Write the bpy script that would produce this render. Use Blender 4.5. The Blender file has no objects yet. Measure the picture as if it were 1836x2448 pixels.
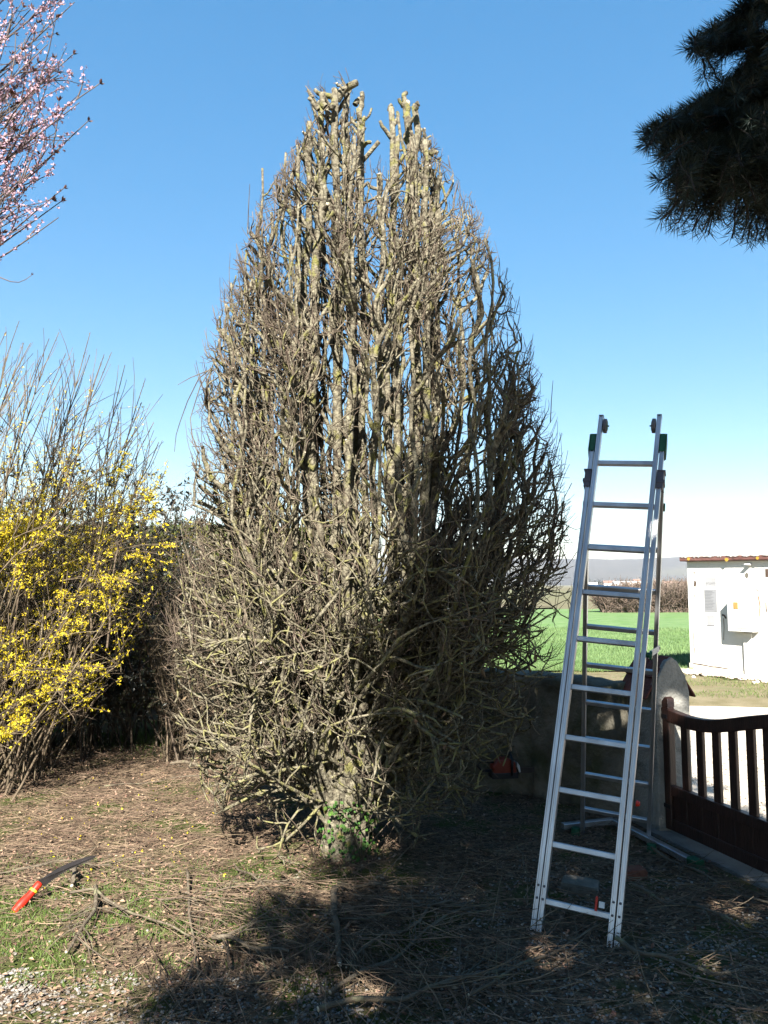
import bpy, math, random
import numpy as np
from mathutils import Vector, Matrix

R = math.radians
sc = bpy.context.scene
col = sc.collection

# ------------------------------------------------------------------ camera
H = 1.82
PITCH = 5.38
cam_d = bpy.data.cameras.new('camera')
cam = bpy.data.objects.new('camera', cam_d)
col.objects.link(cam)
cam.location = (0, 0, H)
cam.rotation_euler = (R(90 + PITCH), 0, 0)
cam_d.sensor_fit = 'VERTICAL'
cam_d.sensor_height = 36
cam_d.lens = 36 * 773 / 1024
cam_d.clip_start = 0.05
cam_d.clip_end = 30000
sc.camera = cam

# ------------------------------------------------------------------ light
SUN_EL, SUN_AZ = 38.0, 2.5          # sun behind the camera, a little to the left
w = bpy.data.worlds.new('World')
sc.world = w
w.use_nodes = True
nt = w.node_tree
bg = nt.nodes['Background']
sky = nt.nodes.new('ShaderNodeTexSky')
sky.sky_type = 'NISHITA'
sky.sun_disc = False
sky.sun_elevation = R(SUN_EL)
sky.sun_rotation = R(180 + SUN_AZ)
sky.air_density = 1.1
sky.dust_density = 0.25
sky.ozone_density = 1.9
hsv = nt.nodes.new('ShaderNodeHueSaturation')
hsv.inputs['Saturation'].default_value = 1.92
gam = nt.nodes.new('ShaderNodeGamma')
gam.inputs['Gamma'].default_value = 0.54
nt.links.new(sky.outputs[0], gam.inputs['Color'])
nt.links.new(gam.outputs[0], hsv.inputs['Color'])
nt.links.new(hsv.outputs[0], bg.inputs[0])
bg.inputs[1].default_value = 0.079
sun_d = bpy.data.lights.new('sun', 'SUN')
sun_d.energy = 5.0
sun_d.angle = R(0.53)
sun_d.color = (1.0, 0.95, 0.87)
sun = bpy.data.objects.new('sun', sun_d)
col.objects.link(sun)
sd = Vector((-math.sin(R(SUN_AZ)) * math.cos(R(SUN_EL)), -math.cos(R(SUN_AZ)) * math.cos(R(SUN_EL)), math.sin(R(SUN_EL))))
sun.rotation_euler = sd.to_track_quat('Z', 'Y').to_euler()
sun.location = (0, -5, 20)
sc.view_settings.view_transform = 'Standard'
sc.view_settings.look = 'None'
sc.view_settings.gamma = 1.0
sc.view_settings.exposure = 2.45
sc.render.engine = 'CYCLES'
sc.cycles.max_bounces = 6
sc.cycles.diffuse_bounces = 2
sc.cycles.volume_bounces = 0

# ------------------------------------------------------------------ photograph pixel -> world
S = 768 / 1836
CP, SP = math.cos(R(PITCH)), math.sin(R(PITCH))
def ray(nx, ny):
    a = (nx * S - 384) / 773.0
    b = -(ny * S - 512) / 773.0
    return Vector((a, CP - b * SP, SP + b * CP))
def P(nx, ny, Y):
    d = ray(nx, ny)
    return Vector((0, 0, H)) + d * (Y / d.y)
def gp(nx, ny, z=0.0):
    d = ray(nx, ny)
    return Vector((0, 0, H)) + d * ((z - H) / d.z)
def hit(nx, ny, p0, n):
    d = ray(nx, ny)
    c = Vector((0, 0, H))
    return c + d * ((p0 - c).dot(n) / d.dot(n))
def project(p):
    x, y, z = p[..., 0], p[..., 1], p[..., 2] - H
    zc = y * CP + z * SP
    yc = -y * SP + z * CP
    zc_ = np.where(zc > 0.05, zc, 0.05)
    return (384 + 773 * x / zc_) / S, (512 - 773 * yc / zc_) / S, zc > 0.05

# ------------------------------------------------------------------ materials
def _n(t, kind, **kw):
    n = t.nodes.new(kind)
    for k, v in kw.items():
        setattr(n, k, v)
    return n
def mat(name, c1, c2=None, scale=8.0, rough=0.8, metal=0.0, c3=None, scale3=3.0, t3=(0.55, 0.62),
        island=0.0, bump=0.0, bscale=None, spec=0.3, detail=4, stretch=None, trans=0.0, hue=0.0):
    if name in BRIGHT and not name.startswith(('hut', 'lane', 'conifer', 'meter')):
        c1 = tuple(v * .6 for v in c1); c2 = tuple(v * .6 for v in c2) if c2 else None; c3 = tuple(v * .6 for v in c3) if c3 else None
    if name not in BRIGHT:
        c1 = tuple(v * ALB for v in c1); c2 = tuple(v * ALB for v in c2) if c2 else None; c3 = tuple(v * ALB for v in c3) if c3 else None
    m = bpy.data.materials.new(name)
    m.use_nodes = True
    t = m.node_tree
    b = t.nodes['Principled BSDF']
    b.inputs['Roughness'].default_value = rough
    b.inputs['Metallic'].default_value = metal
    b.inputs['Specular IOR Level'].default_value = spec
    tc = _n(t, 'ShaderNodeTexCoord')
    vec = tc.outputs['Object']
    if stretch:
        mp = _n(t, 'ShaderNodeMapping')
        mp.inputs['Scale'].default_value = stretch
        t.links.new(vec, mp.inputs[0])
        vec = mp.outputs[0]
    out = None
    nz = _n(t, 'ShaderNodeTexNoise')
    nz.inputs['Scale'].default_value = scale
    nz.inputs['Detail'].default_value = detail
    t.links.new(vec, nz.inputs['Vector'])
    cr = _n(t, 'ShaderNodeValToRGB')
    cr.color_ramp.elements[0].position = 0.35
    cr.color_ramp.elements[1].position = 0.65
    cr.color_ramp.elements[0].color = (*c1, 1)
    cr.color_ramp.elements[1].color = (*(c2 or c1), 1)
    t.links.new(nz.outputs[0], cr.inputs[0])
    out = cr.outputs[0]
    if c3:
        n3 = _n(t, 'ShaderNodeTexNoise')
        n3.inputs['Scale'].default_value = scale3
        n3.inputs['Detail'].default_value = 5
        t.links.new(vec, n3.inputs['Vector'])
        mr = _n(t, 'ShaderNodeMapRange')
        mr.inputs['From Min'].default_value = t3[0]
        mr.inputs['From Max'].default_value = t3[1]
        t.links.new(n3.outputs[0], mr.inputs['Value'])
        mx = _n(t, 'ShaderNodeMix', data_type='RGBA')
        t.links.new(mr.outputs[0], mx.inputs['Factor'])
        t.links.new(out, mx.inputs['A'])
        mx.inputs['B'].default_value = (*c3, 1)
        out = mx.outputs['Result']
    if island or hue:
        g = _n(t, 'ShaderNodeNewGeometry')
        hs = _n(t, 'ShaderNodeHueSaturation')
        mr = _n(t, 'ShaderNodeMapRange')
        mr.inputs['To Min'].default_value = 1 - island
        mr.inputs['To Max'].default_value = 1 + island
        t.links.new(g.outputs['Random Per Island'], mr.inputs['Value'])
        t.links.new(mr.outputs[0], hs.inputs['Value'])
        if hue:
            wn = _n(t, 'ShaderNodeTexWhiteNoise', noise_dimensions='1D')
            t.links.new(g.outputs['Random Per Island'], wn.inputs['W'])
            m2 = _n(t, 'ShaderNodeMapRange')
            m2.inputs['To Min'].default_value = 0.5 - hue
            m2.inputs['To Max'].default_value = 0.5 + hue
            t.links.new(wn.outputs['Value'], m2.inputs['Value'])
            t.links.new(m2.outputs[0], hs.inputs['Hue'])
        t.links.new(out, hs.inputs['Color'])
        out = hs.outputs[0]
    t.links.new(out, b.inputs['Base Color'])
    if bump:
        nb = _n(t, 'ShaderNodeTexNoise')
        nb.inputs['Scale'].default_value = bscale or scale * 3
        nb.inputs['Detail'].default_value = 6
        t.links.new(vec, nb.inputs['Vector'])
        bp = _n(t, 'ShaderNodeBump')
        bp.inputs['Strength'].default_value = bump
        bp.inputs['Distance'].default_value = 0.02
        t.links.new(nb.outputs[0], bp.inputs['Height'])
        t.links.new(bp.outputs[0], b.inputs['Normal'])
    if trans:
        tr = _n(t, 'ShaderNodeBsdfTranslucent')
        t.links.new(out, tr.inputs['Color'])
        ms = _n(t, 'ShaderNodeMixShader')
        ms.inputs[0].default_value = trans
        o = t.nodes['Material Output']
        t.links.new(b.outputs[0], ms.inputs[1])
        t.links.new(tr.outputs[0], ms.inputs[2])
        t.links.new(ms.outputs[0], o.inputs[0])
    return m

M = {}
BRIGHT = ('hut_limewash', 'hut_plinth', 'flaking_render', 'meter_cabinet_grp', 'lane_gravel', 'faded_paper', 'paper_notice', 'white_plastic', 'forsythia_petal', 'ladder_aluminium', 'house_wall', 'barn_sheet', 'yellow_plastic', 'plum_blossom', 'red_plastic', 'fresh_cut_wood', 'amber_sticker', 'orange_lichen', 'strap_web', 'conifer_needle')
ALB = 0.295
M['bark'] = mat('bark_lichen', (0.14, 0.115, 0.08), (0.52, 0.47, 0.33), 34, 0.9, c3=(0.38, 0.36, 0.12), scale3=11, t3=(0.55, 0.66), bump=0.9, bscale=55, spec=0.15)
M['twig'] = mat('twig_bark', (0.15, 0.105, 0.08), (0.38, 0.31, 0.22), 10, 0.85, island=0.3, spec=0.15, hue=0.015)
M['lichbranch'] = mat('lichen_branch', (0.13, 0.105, 0.07), (0.50, 0.45, 0.31), 45, 0.9, c3=(0.46, 0.43, 0.19), scale3=16, t3=(0.50, 0.60), spec=0.1, bump=0.6, bscale=70)
M['cutwood'] = mat('fresh_cut_wood', (0.52, 0.44, 0.30), (0.64, 0.56, 0.42), 30, 0.8)
M['dryleaf'] = mat('dry_leaf', (0.42, 0.28, 0.16), (0.55, 0.40, 0.26), 20, 0.8, island=0.35, hue=0.02, trans=0.2)
M['litterleaf'] = mat('litter_leaf', (0.28, 0.15, 0.09), (0.66, 0.45, 0.30), 20, 0.85, island=0.5, hue=0.02)
M['fallen'] = mat('fallen_twig', (0.17, 0.115, 0.075), (0.50, 0.36, 0.24), 9, 0.85, island=0.45, hue=0.015, spec=0.2)
M['fallen_big'] = mat('cut_branch_bark', (0.20, 0.155, 0.105), (0.34, 0.28, 0.20), 16, 0.85, c3=(0.40, 0.38, 0.22), scale3=9, t3=(0.58, 0.66), bump=0.5, bscale=60, spec=0.2)
M['soil'] = mat('soil_litter', (0.14, 0.095, 0.065), (0.52, 0.38, 0.25), 30, 0.95, c3=(0.16, 0.20, 0.05), scale3=1.9, t3=(0.5, 0.62), bump=1.0, bscale=120, spec=0.1, detail=8)
M['grass'] = mat('grass_blade', (0.17, 0.29, 0.045), (0.34, 0.45, 0.11), 6, 0.6, island=0.35, hue=0.02, trans=0.25)
M['wheat'] = mat('young_wheat', (0.25, 0.42, 0.14), (0.38, 0.56, 0.22), 0.35, 0.7, island=0.25, spec=0.2, trans=0.2, stretch=(1, 1, 1))
M['field'] = mat('field_green', (0.24, 0.42, 0.15), (0.36, 0.54, 0.22), 1.5, 0.85, c3=(0.26, 0.46, 0.14), scale3=0.25, bump=1.0, bscale=12, spec=0.1, detail=8)
M['plain'] = mat('far_plain', (0.36, 0.30, 0.19), (0.30, 0.33, 0.16), 0.006, 0.95, c3=(0.42, 0.35, 0.25), scale3=0.02, spec=0.1)
M['drygrass'] = mat('dry_grass_verge', (0.30, 0.25, 0.11), (0.46, 0.38, 0.22), 2.5, 0.9, c3=(0.17, 0.26, 0.06), scale3=0.7, t3=(0.55, 0.7), bump=1.0, bscale=40, detail=8)
M['lane'] = mat('lane_gravel', (0.34, 0.29, 0.23), (0.50, 0.44, 0.36), 40, 0.9, c3=(0.28, 0.23, 0.18), scale3=1.2, t3=(0.5, 0.75), bump=0.8, bscale=90, detail=8)
M['gravel'] = mat('white_gravel', (0.34, 0.31, 0.27), (0.62, 0.57, 0.50), 15, 0.8, island=0.5, hue=0.02)
M['alu'] = mat('ladder_aluminium', (0.56, 0.55, 0.56), (0.76, 0.76, 0.77), 10, 0.38, metal=0.85, spec=0.5, stretch=(1, 1, 0.15), bump=0.08, bscale=60)
M['steel'] = mat('bracket_steel', (0.20, 0.18, 0.21), (0.27, 0.25, 0.28), 20, 0.5, metal=0.4)
M['green_pl'] = mat('green_plastic', (0.015, 0.16, 0.07), (0.03, 0.22, 0.10), 15, 0.5)
M['grey_rub'] = mat('grey_rubber', (0.18, 0.18, 0.20), (0.25, 0.25, 0.27), 15, 0.7)
M['red_pl'] = mat('red_plastic', (0.50, 0.02, 0.008), (0.60, 0.03, 0.012), 15, 0.45)
M['yellow_pl'] = mat('yellow_plastic', (0.85, 0.65, 0.03), (0.9, 0.7, 0.05), 15, 0.45)
M['orange_pl'] = mat('orange_plastic', (0.42, 0.05, 0.02), (0.5, 0.07, 0.03), 15, 0.5)
M['black_pl'] = mat('black_plastic', (0.025, 0.025, 0.03), (0.04, 0.04, 0.05), 15, 0.5)
M['white_pl'] = mat('white_plastic', (0.78, 0.77, 0.74), (0.85, 0.84, 0.82), 12, 0.5)
M['strap'] = mat('strap_web', (0.75, 0.70, 0.62), (0.85, 0.80, 0.72), 60, 0.8)
M['blade'] = mat('saw_steel', (0.10, 0.09, 0.09), (0.17, 0.15, 0.15), 12, 0.45, metal=0.5)
M['edge'] = mat('saw_teeth_steel', (0.5, 0.5, 0.5), (0.62, 0.62, 0.62), 12, 0.35, metal=0.9)
M['gate'] = mat('gate_wood', (0.055, 0.023, 0.016), (0.115, 0.048, 0.034), 6, 0.45, stretch=(6, 6, 0.8), bump=0.25, bscale=25, spec=0.45)
M['render'] = mat('pier_render', (0.55, 0.53, 0.47), (0.78, 0.76, 0.68), 6, 0.95, c3=(0.38, 0.37, 0.31), scale3=9, t3=(0.58, 0.72), bump=0.7, bscale=50, detail=8)
M['wall'] = mat('rubble_wall', (0.16, 0.145, 0.10), (0.46, 0.42, 0.33), 3.5, 0.95, c3=(0.14, 0.15, 0.07), scale3=4, t3=(0.5, 0.7), bump=1.0, bscale=22, detail=8)
M['tile'] = mat('roof_tile', (0.24, 0.065, 0.040), (0.36, 0.11, 0.07), 8, 0.85, c3=(0.42, 0.38, 0.33), scale3=30, t3=(0.66, 0.7), bump=0.5, bscale=40)
M['hut'] = mat('hut_limewash', (0.47, 0.46, 0.42), (0.52, 0.51, 0.48), 3, 0.9, c3=(0.38, 0.33, 0.26), scale3=3.2, t3=(0.66, 0.8), bump=0.35, bscale=30)
M['hutbase'] = mat('hut_plinth', (0.33, 0.29, 0.23), (0.46, 0.43, 0.37), 3, 0.9, c3=(0.55, 0.48, 0.37), scale3=6, t3=(0.55, 0.75), bump=0.5, bscale=30)
M['hutroof'] = mat('hut_roof_edge', (0.28, 0.12, 0.10), (0.42, 0.20, 0.17), 6, 0.85, c3=(0.16, 0.09, 0.08), scale3=14, t3=(0.58, 0.7), bump=0.6)
M['flake'] = mat('flaking_render', (0.42, 0.38, 0.34), (0.68, 0.66, 0.63), 10, 0.9, island=0.2, bump=0.5)
M['meter'] = mat('meter_cabinet_grp', (0.50, 0.50, 0.49), (0.54, 0.54, 0.53), 5, 0.6)
M['paper'] = mat('paper_notice', (0.27, 0.275, 0.285), (0.30, 0.305, 0.32), 3, 0.8)
M['paperw'] = mat('faded_paper', (0.36, 0.36, 0.365), (0.40, 0.40, 0.41), 6, 0.8)
M['ink'] = mat('faded_ink', (0.28, 0.29, 0.31), (0.36, 0.37, 0.38), 40, 0.8)
M['amber'] = mat('amber_sticker', (0.36, 0.23, 0.07), (0.44, 0.30, 0.10), 40, 0.6)
M['hole'] = mat('dark_crack', (0.10, 0.06, 0.04), (0.25, 0.17, 0.12), 30, 0.95)
M['rust'] = mat('rust_stain', (0.45, 0.27, 0.14), (0.62, 0.48, 0.34), 12, 0.9, stretch=(1, 1, 0.2))
M['lichen'] = mat('orange_lichen', (0.42, 0.25, 0.03), (0.55, 0.34, 0.05), 30, 0.9)
M['brick'] = mat('old_brick', (0.36, 0.11, 0.06), (0.48, 0.18, 0.10), 14, 0.9, bump=0.5)
M['stone'] = mat('cut_stone', (0.22, 0.20, 0.16), (0.38, 0.35, 0.29), 9, 0.95, bump=0.7)
M['concrete'] = mat('sill_concrete', (0.36, 0.35, 0.32), (0.50, 0.49, 0.45), 8, 0.9, bump=0.6, bscale=60)
M['fors_stem'] = mat('forsythia_stem', (0.20, 0.145, 0.09), (0.40, 0.31, 0.20), 10, 0.85, island=0.3, hue=0.01)
M['fors'] = mat('forsythia_petal', (0.84, 0.64, 0.02), (0.95, 0.78, 0.06), 12, 0.6, island=0.18, hue=0.012, trans=0.25)
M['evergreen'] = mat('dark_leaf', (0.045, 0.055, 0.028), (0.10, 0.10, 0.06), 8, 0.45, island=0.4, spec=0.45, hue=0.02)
M['shrub_twig'] = mat('shrub_twig', (0.15, 0.10, 0.07), (0.30, 0.23, 0.16), 10, 0.85, island=0.4)
M['thuja'] = mat('thuja_leaf', (0.10, 0.15, 0.02), (0.24, 0.27, 0.045), 4, 0.7, island=0.35, trans=0.15)
M['ivy'] = mat('ivy_leaf', (0.04, 0.12, 0.02), (0.12, 0.26, 0.04), 10, 0.6, island=0.5, spec=0.15, hue=0.02)
M['plum_bark'] = mat('plum_bark', (0.17, 0.12, 0.11), (0.32, 0.25, 0.22), 10, 0.8, island=0.2)
M['blossom'] = mat('plum_blossom', (0.56, 0.32, 0.40), (0.66, 0.45, 0.52), 20, 0.7, island=0.15, trans=0.3)
M['plumleaf'] = mat('plum_leaf', (0.17, 0.07, 0.05), (0.26, 0.12, 0.08), 20, 0.6, island=0.3, trans=0.2)
M['conifer'] = mat('conifer_needle', (0.010, 0.018, 0.012), (0.018, 0.030, 0.024), 8, 0.6, island=0.3, spec=0.3)
M['conifer_bark'] = mat('conifer_bark', (0.08, 0.055, 0.04), (0.14, 0.10, 0.075), 14, 0.9, bump=0.7)
M['brownbush'] = mat('dormant_bush', (0.24, 0.165, 0.125), (0.38, 0.29, 0.23), 0.8, 0.9, island=0.35)
M['hills'] = mat('wooded_hills', (0.045, 0.05, 0.04), (0.085, 0.08, 0.06), 0.006, 1.0, c3=(0.12, 0.12, 0.07), scale3=0.002, spec=0.0)
M['house'] = mat('house_wall', (0.75, 0.71, 0.64), (0.82, 0.79, 0.73), 0.1, 0.9)
M['houseroof'] = mat('house_roof', (0.42, 0.22, 0.16), (0.50, 0.30, 0.22), 0.1, 0.9)
M['silo'] = mat('barn_sheet', (0.70, 0.70, 0.70), (0.8, 0.8, 0.8), 0.1, 0.7)
M['darktree'] = mat('far_tree', (0.05, 0.055, 0.035), (0.10, 0.10, 0.06), 0.3, 1.0, island=0.3)

# ------------------------------------------------------------------ object helpers
def tag(o, label=None, cat=None, group=None, kind=None):
    if label: o['label'] = label
    if cat: o['category'] = cat
    if group: o['group'] = group
    if kind: o['kind'] = kind
    return o
def empty(name, loc, label, cat, group=None):
    o = bpy.data.objects.new(name, None)
    o.empty_display_size = 0.1
    col.objects.link(o)
    o.location = loc
    return tag(o, label, cat, group)
def link(name, me, mats, parent=None, root=None):
    """me is in world coordinates; keep it there under a parent by undoing the root's location"""
    o = bpy.data.objects.new(name, me)
    col.objects.link(o)
    for m in (mats if isinstance(mats, (list, tuple)) else [mats]):
        me.materials.append(m)
    if parent is not None:
        o.parent = parent
        off = Vector(world_loc(parent))
        me.transform(Matrix.Translation(-off))
    return o
def world_loc(o):
    l = Vector((0, 0, 0))
    while o is not None:
        l += o.location
        o = o.parent
    return l
class MB:
    """collects boxes, tubes, prisms with plain python lists (small hard objects), in world coordinates"""
    def __init__(s):
        s.v, s.f, s.m = [], [], []
    def poly(s, verts, faces, m=0):
        b = len(s.v)
        s.v += [tuple(v) for v in verts]
        s.f += [tuple(i + b for i in f) for f in faces]
        s.m += [m] * len(faces)
    def box(s, c, ax, ay, az, m=0, bev=0.0):
        """centre and three half-axis vectors; bev chamfers the 4 edges along az"""
        c, ax, ay, az = Vector(c), Vector(ax), Vector(ay), Vector(az)
        if bev:
            lx, ly = ax.length, ay.length
            b = min(bev, lx * .45, ly * .45)
            q = [(1, 1 - b / ly), (1 - b / lx, 1), (-1 + b / lx, 1), (-1, 1 - b / ly), (-1, -1 + b / ly), (-1 + b / lx, -1), (1 - b / lx, -1), (1, -1 + b / ly)]
        else:
            q = [(1, 1), (-1, 1), (-1, -1), (1, -1)]
        n = len(q)
        vs = [c + ax * x + ay * y - az for x, y in q] + [c + ax * x + ay * y + az for x, y in q]
        fs = [(i, (i + 1) % n, n + (i + 1) % n, n + i) for i in range(n)] + [tuple(range(n))[::-1], tuple(range(n, 2 * n))]
        s.poly(vs, fs, m)
        return s
    def prism(s, pts, ext, m=0):
        n = len(pts)
        e = Vector(ext)
        vs = [Vector(p) for p in pts] + [Vector(p) + e for p in pts]
        fs = [(i, (i + 1) % n, n + (i + 1) % n, n + i) for i in range(n)] + [tuple(range(n))[::-1], tuple(range(n, 2 * n))]
        s.poly(vs, fs, m)
        return s
    def tube(s, pts, rad, sides=10, m=0, cap=True):
        pts = [Vector(p) for p in pts]
        n = len(pts)
        rad = [rad] * n if not hasattr(rad, '__len__') else list(rad)
        vs, fs = [], []
        ref = None
        for i, p in enumerate(pts):
            d = (pts[min(i + 1, n - 1)] - pts[max(i - 1, 0)]).normalized()
            if ref is None:
                ref = Vector((0, 0, 1)) if abs(d.z) < 0.9 else Vector((1, 0, 0))
            u = d.cross(ref).normalized()
            v = d.cross(u).normalized()
            ref = -v if False else ref
            for k in range(sides):
                a = 2 * math.pi * k / sides
                vs.append(p + (u * math.cos(a) + v * math.sin(a)) * rad[i])
        for i in range(n - 1):
            for k in range(sides):
                k2 = (k + 1) % sides
                fs.append((i * sides + k, i * sides + k2, (i + 1) * sides + k2, (i + 1) * sides + k))
        if cap:
            fs.append(tuple(range(sides))[::-1])
            fs.append(tuple(range((n - 1) * sides, n * sides)))
        s.poly(vs, fs, m)
        return s
    def build(s, name, mats, parent=None, bevel=0.0, smooth=False):
        me = bpy.data.meshes.new(name)
        me.from_pydata(s.v, [], s.f)
        me.polygons.foreach_set('material_index', s.m)
        if smooth:
            me.polygons.foreach_set('use_smooth', [True] * len(s.f))
        o = link(name, me, mats, parent)
        import bmesh
        bm = bmesh.new(); bm.from_mesh(me)
        bmesh.ops.recalc_face_normals(bm, faces=bm.faces)
        bm.to_mesh(me); bm.free()
        if bevel:
            md = o.modifiers.new('bevel', 'BEVEL')
            md.width = bevel; md.segments = 2; md.limit_method = 'ANGLE'
        return o

# ---- vectorised meshes: many tubes / many quads in one numpy pass
def nrm(a):
    return a / (np.linalg.norm(a, axis=-1, keepdims=True) + 1e-9)
class NB:
    def __init__(s):
        s.v, s.q, s.t, s.n = [], [], [], 0
        s.mq, s.mt = [], []
    def tubes(s, Pt, Rd, sides=4, m=0, cap=None, seed=0):
        """Pt (N,k,3), Rd (N,k). cap = material index of an end cap (needs sides 4,5,6...)"""
        N, k, _ = Pt.shape
        if N == 0: return
        T = np.empty_like(Pt)
        T[:, 1:-1] = Pt[:, 2:] - Pt[:, :-2]
        T[:, 0] = Pt[:, 1] - Pt[:, 0]
        T[:, -1] = Pt[:, -1] - Pt[:, -2]
        avg = Pt[:, -1] - Pt[:, 0] + 1e-6
        bad = np.linalg.norm(T, axis=-1) < 1e-6
        T[bad] = np.repeat(avg[:, None], k, 1)[bad]
        T = nrm(T)
        ref = np.where(np.abs(nrm(avg)[:, 2:3]) < .8, np.array([[0, 0, 1.0]]), np.array([[1.0, 0.2, 0]]))
        ref = np.repeat(ref[:, None], k, 1)
        U = nrm(np.cross(T, ref)); V = np.cross(T, U)
        a = np.arange(sides) * 2 * np.pi / sides
        ring = U[:, :, None] * np.cos(a)[None, None, :, None] + V[:, :, None] * np.sin(a)[None, None, :, None]
        vs = Pt[:, :, None] + ring * Rd[:, :, None, None]
        base = s.n
        s.v.append(vs.reshape(-1, 3)); s.n += N * k * sides
        i = np.arange(N)[:, None, None] * k * sides + np.arange(k - 1)[None, :, None] * sides
        j = np.arange(sides)[None, None]
        j2 = (j + 1) % sides
        q = np.stack([i + j, i + j2, i + sides + j2, i + sides + j], -1) + base
        s.q.append(q.reshape(-1, 4)); s.mq.append(np.full(q.size // 4, m))
        if cap is not None:
            e = np.arange(N) * k * sides + (k - 1) * sides + base
            for c in range(1, sides - 1):
                t = np.stack([e, e + c, e + c + 1], -1)
                s.t.append(t); s.mt.append(np.full(N, cap))
    def quads(s, c, u, v, m=0, fold=0.0):
        """leaf quads: centre c, half axes u, v (pointed leaf shape: diamond-like)"""
        N = len(c)
        if N == 0: return
        w_ = np.cross(u, v); w_ = nrm(w_) * np.linalg.norm(u, axis=-1, keepdims=True) * fold
        vs = np.stack([c - v, c + u + w_, c + v, c - u + w_], 1).reshape(-1, 3)
        base = s.n; s.v.append(vs); s.n += N * 4
        if fold:
            b = np.arange(N)[:, None] * 4 + base
            s.t.append(b + np.array([0, 1, 2])); s.mt.append(np.full(N, m))
            s.t.append(b + np.array([0, 2, 3])); s.mt.append(np.full(N, m))
        else:
            s.q.append(np.arange(N * 4).reshape(-1, 4) + base); s.mq.append(np.full(N, m))
    def raw(s, vs, tris, m=0):
        base = s.n
        s.v.append(vs); s.n += len(vs)
        s.t.append(tris + base); s.mt.append(np.full(len(tris), m))
    def build(s, name, mats, parent=None, smooth=False):
        me = bpy.data.meshes.new(name)
        V = np.concatenate(s.v)
        q = np.concatenate(s.q) if s.q else np.zeros((0, 4), int)
        t = np.concatenate(s.t) if s.t else np.zeros((0, 3), int)
        nq, ntr = len(q), len(t)
        me.vertices.add(len(V)); me.vertices.foreach_set('co', V.astype(np.float32).ravel())
        me.loops.add(nq * 4 + ntr * 3)
        me.loops.foreach_set('vertex_index', np.concatenate([q.ravel(), t.ravel()]).astype(np.int32))
        me.polygons.add(nq + ntr)
        me.polygons.foreach_set('loop_start', np.concatenate([np.arange(nq) * 4, nq * 4 + np.arange(ntr) * 3]).astype(np.int32))
        me.polygons.foreach_set('loop_total', np.concatenate([np.full(nq, 4), np.full(ntr, 3)]).astype(np.int32))
        mi = np.concatenate((s.mq or [np.zeros(0)]) + (s.mt or [np.zeros(0)]))
        me.update(calc_edges=True)
        me.polygons.foreach_set('material_index', mi.astype(np.int32))
        me.polygons.foreach_set('use_smooth', np.full(nq + ntr, smooth))
        me.update()
        return link(name, me, mats, parent)

rng = np.random.default_rng(7)
def grow(start, dirs, length, k=5, noise=0.15, up=0.0, inside=None, grav=None, r=rng, coh=0.5):
    """vectorised gnarled polylines"""
    N = len(start)
    P_ = np.empty((N, k, 3)); P_[:, 0] = start
    d = nrm(dirs.astype(float)); p = start.astype(float).copy()
    alive = np.ones(N)
    L = np.broadcast_to(np.asarray(length, float), (N,)) / (k - 1)
    nz = np.zeros((N, 3))
    for i in range(1, k):
        nz = coh * nz + r.normal(size=(N, 3)) * noise
        dd = d + nz
        dd[:, 2] += up if np.isscalar(up) else up
        if grav is not None: dd = dd + grav
        d = nrm(dd)
        np_ = p + d * (L * alive)[:, None]
        if inside is not None:
            ok = inside(np_)
            alive = alive * ok
            np_ = np.where((alive > 0)[:, None], np_, p)
        P_[:, i] = np_; p = np_
    return P_
def sample(Pt, idx, t):
    k = Pt.shape[1]
    x = t * (k - 1); i = np.clip(x.astype(int), 0, k - 2); f = (x - i)[:, None]
    a, b = Pt[idx, i], Pt[idx, i + 1]
    return a * (1 - f) + b * f, nrm(b - a)
def length(Pt):
    return np.linalg.norm(np.diff(Pt, axis=1), axis=-1).sum(1)
def rand_perp(T, r=rng):
    a = r.normal(size=T.shape)
    a -= (a * T).sum(-1, keepdims=True) * T
    return nrm(a)
def taper(r0, r1, k, pw=1.0):
    t = np.linspace(0, 1, k)[None] ** pw
    return np.asarray(r0)[:, None] * (1 - t) + np.asarray(r1)[:, None] * t
# cheap value noise for terrain shapes
def vnoise(x, y, seed=0):
    xi, yi = np.floor(x).astype(int), np.floor(y).astype(int)
    fx, fy = x - xi, y - yi
    fx = fx * fx * (3 - 2 * fx); fy = fy * fy * (3 - 2 * fy)
    def h(a, b):
        n = (a * 374761393 + b * 668265263 + seed * 982451653) & 0x7fffffff
        n = ((n ^ (n >> 13)) * 1274126177) & 0x7fffffff
        return ((n ^ (n >> 16)) & 0xffff) / 65535.0
    return (h(xi, yi) * (1 - fx) + h(xi + 1, yi) * fx) * (1 - fy) + (h(xi, yi + 1) * (1 - fx) + h(xi + 1, yi + 1) * fx) * fy

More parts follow.
